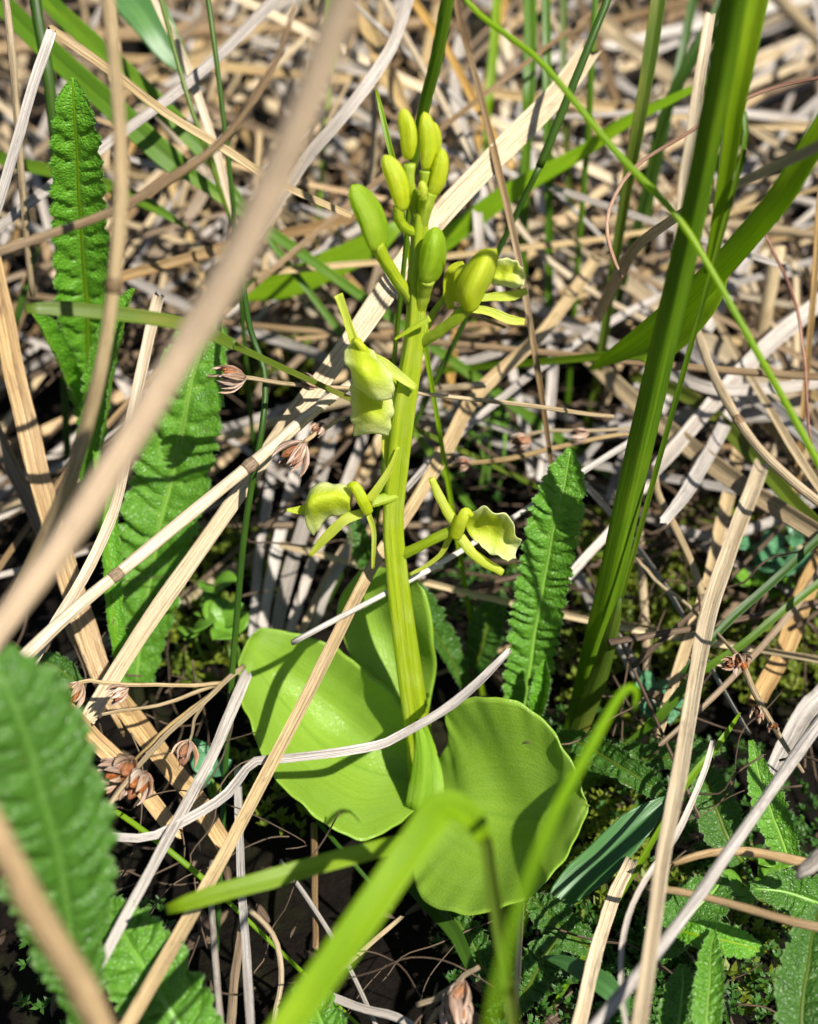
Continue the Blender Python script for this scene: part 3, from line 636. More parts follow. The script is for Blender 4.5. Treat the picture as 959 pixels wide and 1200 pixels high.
straw('ochre straw slanting from the top edge down behind the topmost buds', 'gold', [(470, -30, 215), (484, 0, 212), (525, 60, 206), (559, 124, 200), (600, 195, 196)], [12, 13, 13, 13, 12], **FLAT)
straw('folded brown dead blade above the left top bud', 'tan', [(418, 0, 220), (432, 35, 214), (448, 75, 208), (462, 105, 204), (478, 135, 200)], [10, 26, 24, 26, 10], name='dead_blade', cat='blade', **dict(FLAT, fold=0.6))
straw('slim tan straw standing upright left of the left top bud', 'tan', [(446, 0, 230), (440, 100, 214), (438, 170, 206), (432, 235, 204)], [12, 11, 11, 10])
straw('cream straw upright beside the big green blade on its left', 'cream', [(832, 20, 170), (826, 60, 168), (812, 150, 172), (802, 206, 176), (796, 285, 182)], [16, 18, 19, 18, 16], **FLAT)
straw('tan curved straw right of the big green blade, falling to the right edge', 'tan', [(808, 365, 34), (817, 390, 35), (832, 430, 36), (850, 466, 36), (882, 516, 35), (925, 560, 34), (985, 608, 33)], [13, 14, 15, 15, 15, 15, 14], flat=0.75, nodes=(0.6,))
straw('long grooved pale straw running down the right side to the bottom edge', 'cream', [(892, 545, 24), (885, 566, 25), (854, 646, 27), (833, 712, 28), (815, 800, 30), (798, 895, 32), (777, 1007, 33), (763, 1105, 34), (745, 1225, 35)], [22, 24, 26, 26, 25, 24, 23, 23, 23], **VEE)
straw('grey straw slanting up to the right edge across the shaded lower right corner', 'grey', [(985, 815, 30), (955, 855, 30), (875, 969, 31), (798, 1077, 31), (700, 1200, 31), (670, 1240, 31)], [20, 19, 18, 19, 20, 20], flat=0.7)
straw('thin silvery curled strip behind the long grooved straw at the lower right', 'white', [(835, 870, 22), (826, 902, 22), (794, 976, 23), (752, 1039, 25), (731, 1095, 26), (728, 1158, 27), (738, 1225, 28)], [8, 9, 10, 9, 8, 8, 8], **VEE)
straw('stout golden stalk leaning at the left edge behind the tan straw', 'gold', [(-12, 300, 172), (7, 380, 170), (21, 450, 168), (45, 555, 166), (70, 642, 164), (92, 715, 164), (124, 800, 163), (150, 850, 163)], [30, 32, 33, 33, 34, 36, 34, 28], **dict(VEE, fold=0.35))
straw('brown hollow stalk at the left edge below the stout golden one', 'brown', [(-20, 470, 176), (5, 530, 175), (40, 600, 174), (75, 680, 173), (110, 770, 172)], [24, 24, 24, 22, 20], flat=0.7)
straw('double cream straw curving down beside the toothed leaves at left', 'cream', [(186, 350, 162), (175, 395, 160), (154, 495, 157), (136, 590, 155), (105, 665, 153), (66, 730, 151), (30, 790, 150)], [17, 18, 17, 16, 17, 17, 16], **VEE)
straw('golden broad stalk lying in the lower left tangle, upper one of two', 'gold', [(90, 740, 14), (120, 795, 13), (157, 843, 12), (196, 895, 11), (228, 935, 10), (260, 985, 9)], [34, 34, 33, 32, 30, 26], **VEE)
straw('golden broad stalk lying in the lower left tangle, lower one of two', 'gold', [(20, 775, 20), (60, 815, 19), (105, 860, 18), (150, 905, 16), (205, 975, 14)], [26, 28, 28, 27, 24], **VEE)
straw('flat pale grey straw with a cut lower end beside the bottom toothed leaf', 'white', [(290, 790, 16), (270, 838, 18), (245, 893, 20), (196, 983, 23), (150, 1070, 26), (103, 1160, 28)], [18, 18, 17, 17, 16, 13], **dict(FLAT, fold=0.1))
straw('thin upright grey straw below the sunlit leaf, third from the green thin stem', 'grey', [(248, 1010, 8), (248, 1053, 10), (252, 1120, 13), (260, 1225, 16)], [9, 10, 11, 12])
straw('flattened upright grey straw below the sunlit leaf, crossing the bright green blade', 'grey', [(278, 900, 8), (280, 960, 10), (283, 1025, 13), (288, 1110, 16), (295, 1225, 18)], [11, 12, 13, 13, 13], **FLAT)
straw('dull brown straw upright beside the flattened grey one at the bottom', 'brown', [(284, 1080, 6), (276, 1140, 7), (268, 1225, 8)], [14, 15, 15])
straw('drooping thin straw hooking over in the dark gap below the sunlit leaf', 'tan', [(282, 1058, 12), (310, 1082, 12), (326, 1110, 12), (330, 1150, 11), (322, 1190, 10), (318, 1230, 9)], [9, 9, 9, 9, 8, 8])
straw('brown straw in the dark gap below the sunlit leaf, standing straight', 'brown', [(368, 968, 1), (369, 1030, 3), (370, 1110, 5)], [11, 11, 10])
straw('thin pale stem lying in the dark gap, running under the folded bright blade', 'white', [(330, 1010, 4), (365, 1060, 5), (405, 1125, 6), (440, 1200, 7)], [7, 8, 8, 7])
straw('thin tan stem crossing the dark gap toward the bottom edge', 'tan', [(470, 1075, 5), (430, 1110, 7), (385, 1150, 8), (340, 1205, 9)], [7, 8, 8, 8])
straw('grey flattened stem end lying at the bottom edge under the folded blade', 'grey', [(370, 1160, 9), (420, 1180, 10), (470, 1195, 11), (520, 1230, 12)], [12, 13, 13, 13], **FLAT)
straw('short cream straw standing under the right orchid leaf', 'cream', [(612, 1040, 10), (608, 1110, 13), (604, 1190, 16), (603, 1230, 17)], [11, 10, 9, 8])
straw('pale broad straw leaning in the shade left of the long grooved straw', 'cream', [(738, 1010, 12), (716, 1062, 14), (690, 1150, 17), (672, 1230, 19)], [20, 21, 22, 22], **FLAT)
straw('brown stem lying level across the lower right shade, upper of two', 'gold', [(985, 1022, 22), (930, 1008, 22), (880, 998, 21), (830, 1000, 20), (790, 1012, 19)], [16, 16, 15, 13, 10], flat=0.9)
straw('brown stem lying level across the lower right shade, lower of two', 'gold', [(985, 1092, 24), (930, 1080, 24), (860, 1060, 23), (800, 1046, 22), (760, 1040, 21)], [15, 14, 13, 12, 10], flat=0.9)
straw('broken hollow straw end poking in at the right edge', 'white', [(940, 1020, 30), (958, 1008, 31), (990, 985, 33)], [20, 26, 26], nside=14, flat=0.8)
straw('weathered grey stalk ending in a frayed tip between green blade and grooved straw', 'white', [(890, 440, 18), (860, 480, 20), (838, 520, 22), (805, 575, 25), (778, 612, 27)], [20, 20, 21, 22, 15], **FLAT)
straw('grey stalk lying level across the middle right behind the big green blade', 'grey', [(600, 350, 16), (680, 385, 20), (760, 425, 22), (830, 455, 24), (900, 455, 24), (985, 445, 24)], [18, 19, 19, 19, 18, 18], **FLAT)
straw('broad grey stalk running up to the right edge under the thin green stem', 'white', [(760, 560, 20), (830, 480, 22), (880, 425, 24), (930, 380, 26), (985, 335, 28)], [20, 24, 26, 26, 26], **VEE)
straw('bundle-like fibrous grey straw lying level at the right edge', 'grey', [(700, 510, 12), (780, 495, 14), (860, 487, 16), (985, 480, 18)], [20, 24, 28, 30], **dict(VEE, ribs=0.03))
straw('cut upright pale straw stub near the right edge with a flat top', 'cream', [(910, 298, 200), (902, 345, 202), (890, 400, 206), (872, 470, 212)], [22, 22, 21, 20], nside=14, flat=0.85)
straw('pale tan straw upright behind the long grooved straw', 'tan', [(872, 500, 10), (858, 560, 12), (842, 630, 13), (828, 690, 14), (800, 770, 12), (770, 860, 9)], [20, 20, 19, 18, 17, 16], **FLAT)
straw('tan straw with a dark bent knee left of the long grooved straw', 'tan', [(766, 550, 22), (772, 580, 23), (795, 625, 23), (818, 680, 22), (824, 730, 21), (815, 790, 20)], [11, 12, 12, 12, 11, 10], flat=0.85, nodes=(0.72,))
straw('thin pale straw fork running across the gap right of the big green blade', 'cream', [(746, 656, 20), (770, 680, 20), (800, 705, 20), (826, 730, 20)], [5, 6, 6, 5], wobble=0.3)
straw('pinkish grey straw slanting up from the crisp upright leaf to the big green blade', 'white', [(655, 690, 12), (690, 650, 14), (730, 605, 16), (775, 545, 18)], [12, 13, 13, 12], **FLAT)
straw('stout pinkish straw falling behind the foot of the big green blade', 'grey', [(672, 668, 4), (700, 715, 5), (735, 770, 5), (760, 820, 4)], [20, 21, 20, 16], flat=0.7)
straw('brown upright straw in the mossy gap beside the tan kneed straw', 'tan', [(750, 610, 6), (753, 680, 7), (757, 750, 7), (758, 810, 6)], [12, 13, 13, 11])
straw('grey curved straw lying across the mossy gap under the long grooved straw', 'grey', [(790, 618, 9), (830, 628, 10), (880, 620, 10), (930, 600, 10), (985, 570, 10)], [16, 18, 17, 16, 15], flat=0.7)
straw('pale broad straw lying low at the right edge below the dangling rush', 'white', [(985, 790, 10), (945, 835, 11), (915, 885, 12), (895, 930, 12)], [30, 30, 28, 24], **FLAT)
straw('dull straw slanting low behind the kneed tan straw toward the moss', 'brown', [(870, 700, 4), (820, 760, 5), (780, 800, 5), (745, 830, 4)], [14, 14, 13, 12], flat=0.7)
straw('brown stalk slanting through the shade at the right edge by the rush', 'gold', [(985, 600, 8), (945, 690, 9), (920, 760, 9), (890, 820, 9)], [34, 32, 30, 26], **FLAT)
straw('brown translucent blade bowing behind the big green blade, pointing to the right edge', 'tan', [(700, 372, 190), (722, 330, 176), (745, 292, 164), (790, 258, 150), (840, 230, 138), (900, 200, 126), (985, 160, 114)], [20, 22, 22, 18, 17, 18, 18], name='dead_blade', cat='blade', **FLAT)
straw('thin rusty stalk curling down to a hooked end in front of the upright green blades', 'rust', [(985, 88, 150), (930, 97, 152), (870, 117, 154), (800, 160, 156), (745, 195, 158), (718, 235, 158), (711, 268, 158), (718, 300, 157), (729, 324, 156)], [6, 6, 6, 6, 6, 6, 6, 6, 4], name='rusty_stalk', cat='stalk')
straw('thin rusty thread trailing down at the right edge', 'rust', [(895, 270, 170), (915, 310, 170), (935, 370, 168), (944, 430, 167), (950, 520, 166)], [5, 5, 5, 5, 4], name='rusty_stalk', cat='stalk', wobble=0.5)

fan = [(296, 745, 318, 560, 'grey', 14, 'leftmost'), (306, 750, 345, 560, 'white', 18, 'second from the left'), (322, 748, 372, 570, 'grey', 22, 'third from the left'), (338, 745, 402, 575, 'white', 16, 'fourth from the left'),
       (352, 745, 425, 610, 'tan', 13, 'fifth from the left'), (366, 742, 412, 640, 'grey', 12, 'sixth from the left'), (300, 700, 392, 585, 'brown', 11, 'the brown crossing one')]
for i, (x0, y0, x1, y1, mt, w, wh) in enumerate(fan):
    straw('steep dry straw in the fan above the sunlit orchid leaf, ' + wh, mt, [(x0, y0, 1), (0.5 * (x0 + x1) - 4, 0.5 * (y0 + y1), 4 + i % 3), (x1, y1, 7 + i % 4), (x1 + 0.45 * (x1 - x0), y1 - 0.45 * (y0 - y1), 9 + i % 3)], [w * 0.9, w, w, w * 0.8], group='fan of straws above the sunlit leaf', **(FLAT if i % 2 else VEE))
# ---------------------------------------------------------------- green blades
def blade(label, mat, pts, w, **kw):
    kw.setdefault('shape', 'vee'); kw.setdefault('fold', 0.35); kw.setdefault('thick', 0.08); kw.setdefault('nside', 13); kw.setdefault('ribs', 0.01); kw.setdefault('fray', 0.0); kw.setdefault('seedvar', 0.02); root = kw.pop('root', True)
    a, b = P(*pts[-2]), P(*pts[-1]); w = np.broadcast_to(np.asarray(w, float), (len(pts),)); d = (b - a) / np.linalg.norm(b - a)
    if root and b[2] > -4 and d[2] < -0.45 and w[-1] > 6:           # standing blades go on down to the peat
        c = b + d * min(70.0, (b[2] + 9) / -d[2]); x, y, dd = pix(c)
        pts = list(pts) + [(x, y, dd)]; w = np.append(w, w[-1] * 0.85)
        if np.ndim(kw.get('roll', 0)): kw['roll'] = list(kw['roll']) + [kw['roll'][-1]]
    return straw(label, mat, pts, w, name=kw.pop('name', 'grass_blade'), cat='grass blade', **kw)
RND = dict(shape='round', flat=0.9, nside=12, ribs=0)
blade('big green folded blade standing upright on the right, darker along its crease', 'reed', [(880, -80, 98), (862, 0, 104), (843, 110, 112), (820, 230, 121), (796, 340, 130), (770, 450, 139), (742, 570, 150), (715, 690, 160), (692, 780, 168), (672, 860, 174)], [52, 51, 51, 50, 50, 50, 50, 47, 44, 40], fold=-0.7, ws=0.64, roll=[-16, -16, -16, -16, -16, -14, -12, -8, -5, 0], thick=0.06, wobble=0.01, seedvar=0.01, ribs=0.014, nside=17)
blade('lighter green blade close behind the top of the big folded blade', 'blade_bright', [(900, -60, 118), (884, 10, 120), (866, 110, 124), (850, 210, 130), (828, 320, 138)], [34, 34, 30, 24, 12], thick=0.06, root=False)
blade('short brown-edged sheath wrapping the foot of the big green blade', 'blade_olive', [(728, 700, 155), (718, 740, 157), (702, 790, 162), (684, 840, 167), (668, 885, 171)], [6, 20, 28, 30, 28], fold=-0.5, roll=0, name='leaf_sheath')
blade('broad light green blade slanting to the right edge behind the big folded one', 'blade_bright', [(990, 110, 120), (955, 165, 124), (905, 240, 132), (850, 305, 142), (795, 360, 152), (740, 405, 162), (690, 432, 170)], [46, 44, 42, 40, 40, 34, 5], fold=0.2, roll=-32)
blade('lower light green blade joining the broad one behind the big folded one', 'blade_bright', [(850, 300, 152), (838, 345, 154), (805, 385, 158), (765, 412, 163), (700, 418, 172)], [16, 26, 34, 36, 14], fold=0.2)
blade('thin bright green stem crossing the right side from top centre to the right edge', 'blade_bright', [(540, -15, 128), (555, 10, 128), (600, 45, 127), (640, 78, 126), (720, 175, 125), (790, 250, 124), (828, 308, 124), (880, 400, 124), (925, 480, 125), (985, 590, 126)], [9, 9, 10, 10, 11, 11, 10, 11, 11, 11], **RND)
blade('straight green stem rising to the top edge directly above the buds', 'blade', [(534, -50, 128), (525, 0, 131), (512, 70, 136), (497, 128, 141), (484, 200, 147), (478, 260, 152)], [22, 21, 20, 18, 14, 8], **RND)
blade('slim green tip left of the topmost bud', 'blade_bright', [(441, 105, 150), (447, 130, 150), (455, 165, 150), (464, 200, 151), (474, 260, 154)], [3, 8, 9, 9, 8])
blade('upright green blade at the top edge, leftmost of the right-hand row', 'blade', [(620, -40, 205), (622, 40, 203), (620, 110, 202), (617, 180, 205)], [20, 20, 20, 16])
blade('upright green blade at the top edge, second of the right-hand row', 'blade', [(640, -40, 196), (641, 60, 195), (642, 150, 196), (643, 255, 202)], [14, 14, 14, 12])
blade('dark green stem slanting from the top edge behind the broad cream straw', 'blade_dark', [(726, -40, 160), (712, 0, 160), (688, 60, 160), (664, 120, 161), (635, 190, 163), (600, 262, 167)], [12, 12, 12, 13, 13, 9], **RND)
blade('upright ribbed green blade with a brown stain, between dark stem and big blade', 'blade_olive', [(776, -40, 168), (771, 0, 168), (760, 80, 170), (747, 154, 173), (735, 220, 178), (723, 295, 185)], [24, 24, 22, 20, 18, 15], fold=0.5)
blade('dark green blade leaning behind the ribbed upright one', 'blade_dark', [(862, -30, 190), (838, 20, 190), (800, 90, 192), (775, 150, 196), (750, 250, 204)], [20, 20, 18, 17, 14])
blade('darker thin blade low behind the thin bright stem at the top right', 'blade_dark', [(816, -20, 215), (800, 60, 213), (780, 150, 214), (760, 250, 220)], [14, 14, 13, 10])
blade('soft light green blade passing low behind the buds toward the upright row', 'blade_bright', [(460, 330, 205), (530, 275, 202), (600, 225, 198), (680, 180, 194), (740, 140, 190), (830, 95, 186)], [24, 32, 30, 22, 18, 10], fold=0.2)
blade('soft green blade behind the left buds, running up from the pale thick stalk', 'blade_bright', [(270, 345, 205), (330, 335, 202), (390, 310, 200), (445, 282, 198), (470, 262, 198)], [30, 42, 46, 36, 12], fold=0.2)
blade('slim upright green stem at the top edge between the dark stem and the ribbed blade', 'blade', [(700, -30, 188), (694, 60, 190), (690, 140, 194), (684, 220, 200)], [10, 10, 10, 9], **RND)
blade('slim upright green blade at the top edge right of the straight green stem', 'blade_bright', [(585, -40, 225), (580, 40, 222), (574, 110, 220), (570, 170, 222)], [13, 14, 13, 9])
blade('short green blade at the top edge left of the straight green stem', 'blade_bright', [(392, -40, 240), (390, 10, 236), (388, 60, 232), (384, 110, 232)], [16, 17, 15, 8])
blade('thin green blade leaning behind the top of the big green blade', 'blade', [(905, -40, 200), (880, 60, 200), (862, 150, 204), (846, 240, 212)], [12, 12, 11, 9])
blade('narrow green blade upright between two green blades of the right-hand row', 'blade_olive', [(662, -40, 222), (660, 50, 220), (662, 130, 220), (666, 210, 226)], [11, 11, 10, 8])
blade('green blade leaning low at the left edge below the pointed one', 'blade_dark', [(-20, 440, 196), (10, 400, 194), (30, 340, 192), (44, 290, 192)], [12, 12, 11, 5])
blade('curved narrow green blade looping right of the big blade top', 'blade', [(858, 120, 128), (872, 130, 128), (874, 160, 128), (866, 200, 129), (855, 240, 131)], [5, 7, 8, 9, 9])
blade('green blade with a yellow edge descending at the right edge', 'blade_olive', [(740, 440, 15), (791, 458, 18), (833, 485, 20), (868, 520, 21), (910, 567, 22), (985, 650, 23)], [16, 22, 24, 25, 25, 26], fold=0.5)
blade('dark green blade at the right edge, upper of two rising to the right', 'blade_dark', [(985, 608, 27), (959, 632, 26), (905, 682, 24), (854, 728, 22), (800, 790, 19)], [14, 13, 13, 13, 9])
blade('green blade at the right edge, lower of two rising to the right', 'blade', [(985, 664, 24), (959, 684, 23), (910, 722, 21), (868, 757, 19), (812, 795, 16), (777, 836, 13), (738, 872, 9)], [13, 12, 12, 12, 13, 15, 14])
blade('small green tip standing beside the long grooved straw', 'blade_bright', [(868, 835, 20), (855, 855, 20), (835, 882, 19), (805, 918, 17), (780, 960, 14)], [3, 8, 10, 11, 9])
blade('bright yellow-green blade folded over sharply in front of the orchid foot', 'blade_bright', [(296, 1268, 86), (340, 1198, 89), (425, 1078, 95), (488, 985, 99), (508, 955, 100.5), (519, 945, 101.5), (536, 946, 102.5), (556, 961, 103.5), (568, 985, 104.5)], [48, 48, 48, 47, 46, 43, 40, 32, 22], fold=0.12, roll=0, n=70, wobble=0.0, seedvar=0.01, ws=0.84, root=False, name='bent_grass_blade')
blade('dull edge-on stub of the folded blade going down with an orange tip', 'blade_olive', [(560, 955, 104), (571, 985, 105), (577, 1030, 106), (588, 1100, 108), (598, 1160, 109), (606, 1225, 110)], [22, 22, 22, 24, 24, 22], fold=0.5, roll=30, name='bent_grass_blade')
blade('bright green blade lying level across the dark gap below the sunlit leaf', 'blade_bright', [(196, 1066, 117), (230, 1055, 117), (300, 1034, 118), (380, 1012, 120), (440, 996, 122), (500, 980, 126)], [14, 26, 29, 29, 27, 22], fold=0.25)
blade('soft thin blade arching before the right orchid leaf with its tip folded over', 'blade_bright', [(742, 835, 112), (746, 815, 111), (741, 806, 110), (725, 818, 107), (690, 880, 99), (650, 955, 91), (612, 1050, 81), (585, 1150, 73), (570, 1245, 68)], [4, 7, 10, 11, 14, 15, 14, 12, 10], fold=0.12, thick=0.04, n=60, ws=0.9)
blade('soft level green blade at the left crossing the tall toothed leaf, end browning', 'blade_olive', [(30, 362, 126), (60, 362, 127), (120, 366, 129), (210, 379, 133), (270, 402, 138), (330, 430, 145)], [14, 22, 23, 22, 18, 10], fold=0.25)
blade('thin dark green stem standing left of the sunlit orchid leaf', 'blade_dark', [(281, 300, 160), (292, 380, 156), (310, 437, 155), (308, 495, 154), (296, 564, 155), (285, 640, 157), (275, 760, 160), (264, 900, 163), (260, 985, 163)], [8, 9, 10, 10, 10, 10, 10, 9, 9], **RND)
blade('broad green blade slanting at the upper left corner, upper of two', 'blade', [(20, -60, 196), (55, 0, 192), (105, 48, 188), (155, 93, 186), (241, 179, 186), (285, 238, 188)], [26, 28, 30, 30, 28, 12], fold=0.3)
blade('broad green blade slanting at the upper left corner, lower of two', 'blade', [(-20, -25, 190), (10, 12, 187), (70, 70, 183), (131, 124, 180), (206, 193, 180), (272, 240, 183)], [32, 34, 35, 36, 38, 18], fold=0.3)
blade('dark green stem upright at the upper left corner behind the snapped straw', 'blade_dark', [(38, -40, 172), (45, 20, 172), (56, 80, 172), (63, 150, 174), (66, 220, 178)], [18, 18, 18, 17, 13], **RND)
blade('pointed green blade lying level behind the tall toothed leaf', 'blade', [(-10, 182, 190), (24, 193, 189), (80, 205, 188), (131, 220, 187), (180, 243, 186), (219, 267, 186)], [20, 20, 21, 20, 17, 4], fold=0.4)
blade('hair-thin green stem upright left of the pale thick stalk, longer one', 'blade_dark', [(240, -30, 166), (244, 0, 166), (258, 103, 167), (272, 224, 170), (280, 320, 176)], [8, 8, 8, 8, 7], **RND)
blade('hair-thin green stem leaning beside the cream straw at the upper left', 'blade_olive', [(182, -30, 172), (189, 0, 172), (220, 114, 172), (248, 193, 174), (272, 262, 178)], [7, 7, 7, 7, 6], **RND)
straw('cream straw leaning from the top edge down beside the hair-thin green stems', 'cream', [(170, -40, 178), (182, 0, 177), (222, 86, 176), (254, 179, 176), (274, 258, 178)], [12, 13, 14, 13, 11], **FLAT)
straw('slender brown straw hanging at the upper left edge', 'tan', [(4, -30, 160), (12, 40, 160), (20, 140, 162), (28, 240, 166), (38, 345, 172)], [12, 12, 11, 10, 9])
blade('dark broad smooth leaf entering at the top edge left of the pale thick stalk', 'blade_blue', [(110, -60, 200), (150, -10, 198), (180, 30, 197), (210, 70, 198), (222, 88, 199)], [60, 70, 60, 34, 4], fold=0.25, name='smooth_leaf')
blade('broad dark smooth leaf in the shade right of the right orchid leaf', 'blade_blue', [(640, 1075, 8), (672, 1040, 9), (715, 998, 11), (752, 962, 13), (790, 935, 14)], [20, 50, 56, 44, 8], fold=0.5, name='smooth_leaf')
blade('small smooth leaf low at the bottom edge beside the pale broad straw', 'blade_blue', [(636, 1122, 12), (668, 1130, 14), (700, 1148, 15), (722, 1168, 15), (738, 1190, 14)], [4, 24, 34, 30, 6], fold=0.4, name='smooth_leaf')
blade('dim green blade bowed under the right leaf, running down the dark gap', 'blade_dark', [(470, 1020, 2), (500, 1055, 4), (530, 1090, 5), (560, 1150, 6)], [20, 26, 24, 14])
blade('thin green stem slanting under the bent grey blade at lower left', 'blade_bright', [(112, 938, 20), (150, 960, 19), (200, 998, 17), (250, 1040, 14), (290, 1078, 11)], [8, 9, 9, 9, 7], **RND)
blade('thin green stem in the dark gap behind the level bright blade', 'blade_dark', [(372, 962, 5), (400, 995, 5), (430, 1030, 4), (460, 1065, 3)], [7, 7, 7, 6], **RND)
blade('yellow blade end standing at the right edge', 'gold', [(968, 200, 170), (960, 260, 172), (953, 345, 176)], [16, 14, 10])

# ---------------------------------------------------------------- toothed leaves
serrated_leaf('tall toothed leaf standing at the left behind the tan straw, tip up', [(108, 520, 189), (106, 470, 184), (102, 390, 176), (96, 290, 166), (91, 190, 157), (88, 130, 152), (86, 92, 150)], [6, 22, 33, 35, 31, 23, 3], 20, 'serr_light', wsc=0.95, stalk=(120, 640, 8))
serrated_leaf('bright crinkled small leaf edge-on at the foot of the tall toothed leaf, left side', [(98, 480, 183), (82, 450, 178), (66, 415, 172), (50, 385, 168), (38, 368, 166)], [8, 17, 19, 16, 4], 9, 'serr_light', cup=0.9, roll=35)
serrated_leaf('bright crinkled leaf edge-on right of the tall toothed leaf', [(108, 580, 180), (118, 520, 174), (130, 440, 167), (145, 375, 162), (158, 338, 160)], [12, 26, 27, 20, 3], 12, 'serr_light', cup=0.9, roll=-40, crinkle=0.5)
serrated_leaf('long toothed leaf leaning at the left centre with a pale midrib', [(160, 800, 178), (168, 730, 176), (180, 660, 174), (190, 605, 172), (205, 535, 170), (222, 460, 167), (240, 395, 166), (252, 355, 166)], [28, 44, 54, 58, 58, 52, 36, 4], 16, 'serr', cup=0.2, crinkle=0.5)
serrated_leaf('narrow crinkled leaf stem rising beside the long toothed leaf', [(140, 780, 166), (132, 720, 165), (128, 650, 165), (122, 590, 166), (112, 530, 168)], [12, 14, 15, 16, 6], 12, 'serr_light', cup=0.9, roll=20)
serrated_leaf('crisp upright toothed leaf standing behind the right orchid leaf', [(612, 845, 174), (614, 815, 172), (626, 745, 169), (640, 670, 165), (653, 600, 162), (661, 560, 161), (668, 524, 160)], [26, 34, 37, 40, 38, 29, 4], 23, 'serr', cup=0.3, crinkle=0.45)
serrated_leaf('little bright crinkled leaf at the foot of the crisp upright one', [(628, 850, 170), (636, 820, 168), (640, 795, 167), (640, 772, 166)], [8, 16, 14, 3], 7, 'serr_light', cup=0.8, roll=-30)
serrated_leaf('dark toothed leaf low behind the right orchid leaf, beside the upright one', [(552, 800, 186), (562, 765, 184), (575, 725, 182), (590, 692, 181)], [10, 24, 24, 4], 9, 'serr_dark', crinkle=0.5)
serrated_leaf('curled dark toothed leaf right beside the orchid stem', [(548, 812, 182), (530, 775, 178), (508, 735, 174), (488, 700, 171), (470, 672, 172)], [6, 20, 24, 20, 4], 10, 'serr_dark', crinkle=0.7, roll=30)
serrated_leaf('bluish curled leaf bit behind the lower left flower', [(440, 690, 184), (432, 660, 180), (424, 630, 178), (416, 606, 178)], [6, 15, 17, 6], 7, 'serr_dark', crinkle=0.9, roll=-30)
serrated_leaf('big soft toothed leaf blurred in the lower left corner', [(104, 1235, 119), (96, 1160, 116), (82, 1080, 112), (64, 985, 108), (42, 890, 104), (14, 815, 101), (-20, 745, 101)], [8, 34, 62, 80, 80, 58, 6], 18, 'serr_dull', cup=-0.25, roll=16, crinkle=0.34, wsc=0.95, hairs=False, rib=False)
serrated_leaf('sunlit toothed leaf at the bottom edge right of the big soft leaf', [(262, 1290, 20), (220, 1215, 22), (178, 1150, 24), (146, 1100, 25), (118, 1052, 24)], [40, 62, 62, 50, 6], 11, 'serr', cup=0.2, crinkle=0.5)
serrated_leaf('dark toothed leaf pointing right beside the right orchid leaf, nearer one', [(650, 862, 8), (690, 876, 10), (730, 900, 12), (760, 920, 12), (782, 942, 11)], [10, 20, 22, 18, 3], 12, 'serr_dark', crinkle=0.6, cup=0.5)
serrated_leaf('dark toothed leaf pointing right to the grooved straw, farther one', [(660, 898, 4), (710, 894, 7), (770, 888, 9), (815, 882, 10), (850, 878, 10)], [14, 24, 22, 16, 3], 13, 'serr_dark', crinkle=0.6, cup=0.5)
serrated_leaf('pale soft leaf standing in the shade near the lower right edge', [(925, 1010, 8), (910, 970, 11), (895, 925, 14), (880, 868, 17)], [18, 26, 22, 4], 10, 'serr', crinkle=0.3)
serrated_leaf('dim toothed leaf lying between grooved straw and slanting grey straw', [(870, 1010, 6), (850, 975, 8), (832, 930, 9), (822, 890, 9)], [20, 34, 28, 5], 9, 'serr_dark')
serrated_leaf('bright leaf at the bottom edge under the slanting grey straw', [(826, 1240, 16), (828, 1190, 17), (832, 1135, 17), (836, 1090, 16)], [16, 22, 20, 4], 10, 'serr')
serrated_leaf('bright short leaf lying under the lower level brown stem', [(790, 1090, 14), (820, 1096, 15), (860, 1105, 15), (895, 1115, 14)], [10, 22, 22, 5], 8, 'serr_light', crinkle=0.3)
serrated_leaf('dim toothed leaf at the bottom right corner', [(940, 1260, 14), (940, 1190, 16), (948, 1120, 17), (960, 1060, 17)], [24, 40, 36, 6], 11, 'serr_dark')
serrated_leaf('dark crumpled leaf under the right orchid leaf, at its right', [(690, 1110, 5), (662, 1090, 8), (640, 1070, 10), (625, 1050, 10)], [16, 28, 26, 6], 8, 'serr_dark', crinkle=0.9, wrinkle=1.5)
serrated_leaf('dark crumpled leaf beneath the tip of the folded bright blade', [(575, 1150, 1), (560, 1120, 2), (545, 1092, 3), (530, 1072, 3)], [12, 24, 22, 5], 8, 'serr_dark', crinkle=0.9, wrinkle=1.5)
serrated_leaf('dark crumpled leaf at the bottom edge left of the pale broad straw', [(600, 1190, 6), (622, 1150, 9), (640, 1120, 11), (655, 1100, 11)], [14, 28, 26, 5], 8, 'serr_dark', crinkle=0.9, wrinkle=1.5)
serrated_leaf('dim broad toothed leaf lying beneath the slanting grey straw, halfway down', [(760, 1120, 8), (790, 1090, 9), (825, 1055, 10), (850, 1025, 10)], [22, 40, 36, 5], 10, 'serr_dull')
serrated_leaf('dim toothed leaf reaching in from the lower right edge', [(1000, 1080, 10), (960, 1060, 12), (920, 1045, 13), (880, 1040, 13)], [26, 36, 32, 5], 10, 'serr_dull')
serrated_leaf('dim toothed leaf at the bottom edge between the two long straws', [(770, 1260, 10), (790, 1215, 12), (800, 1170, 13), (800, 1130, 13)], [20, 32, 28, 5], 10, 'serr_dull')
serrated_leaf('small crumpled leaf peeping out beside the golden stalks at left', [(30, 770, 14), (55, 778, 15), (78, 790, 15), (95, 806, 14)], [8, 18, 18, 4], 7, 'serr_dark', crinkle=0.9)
serrated_leaf('dim toothed leaf at the bottom edge below the folded bright blade', [(400, 1250, 12), (380, 1205, 13), (365, 1170, 13), (350, 1150, 12)], [24, 34, 28, 6], 8, 'serr')

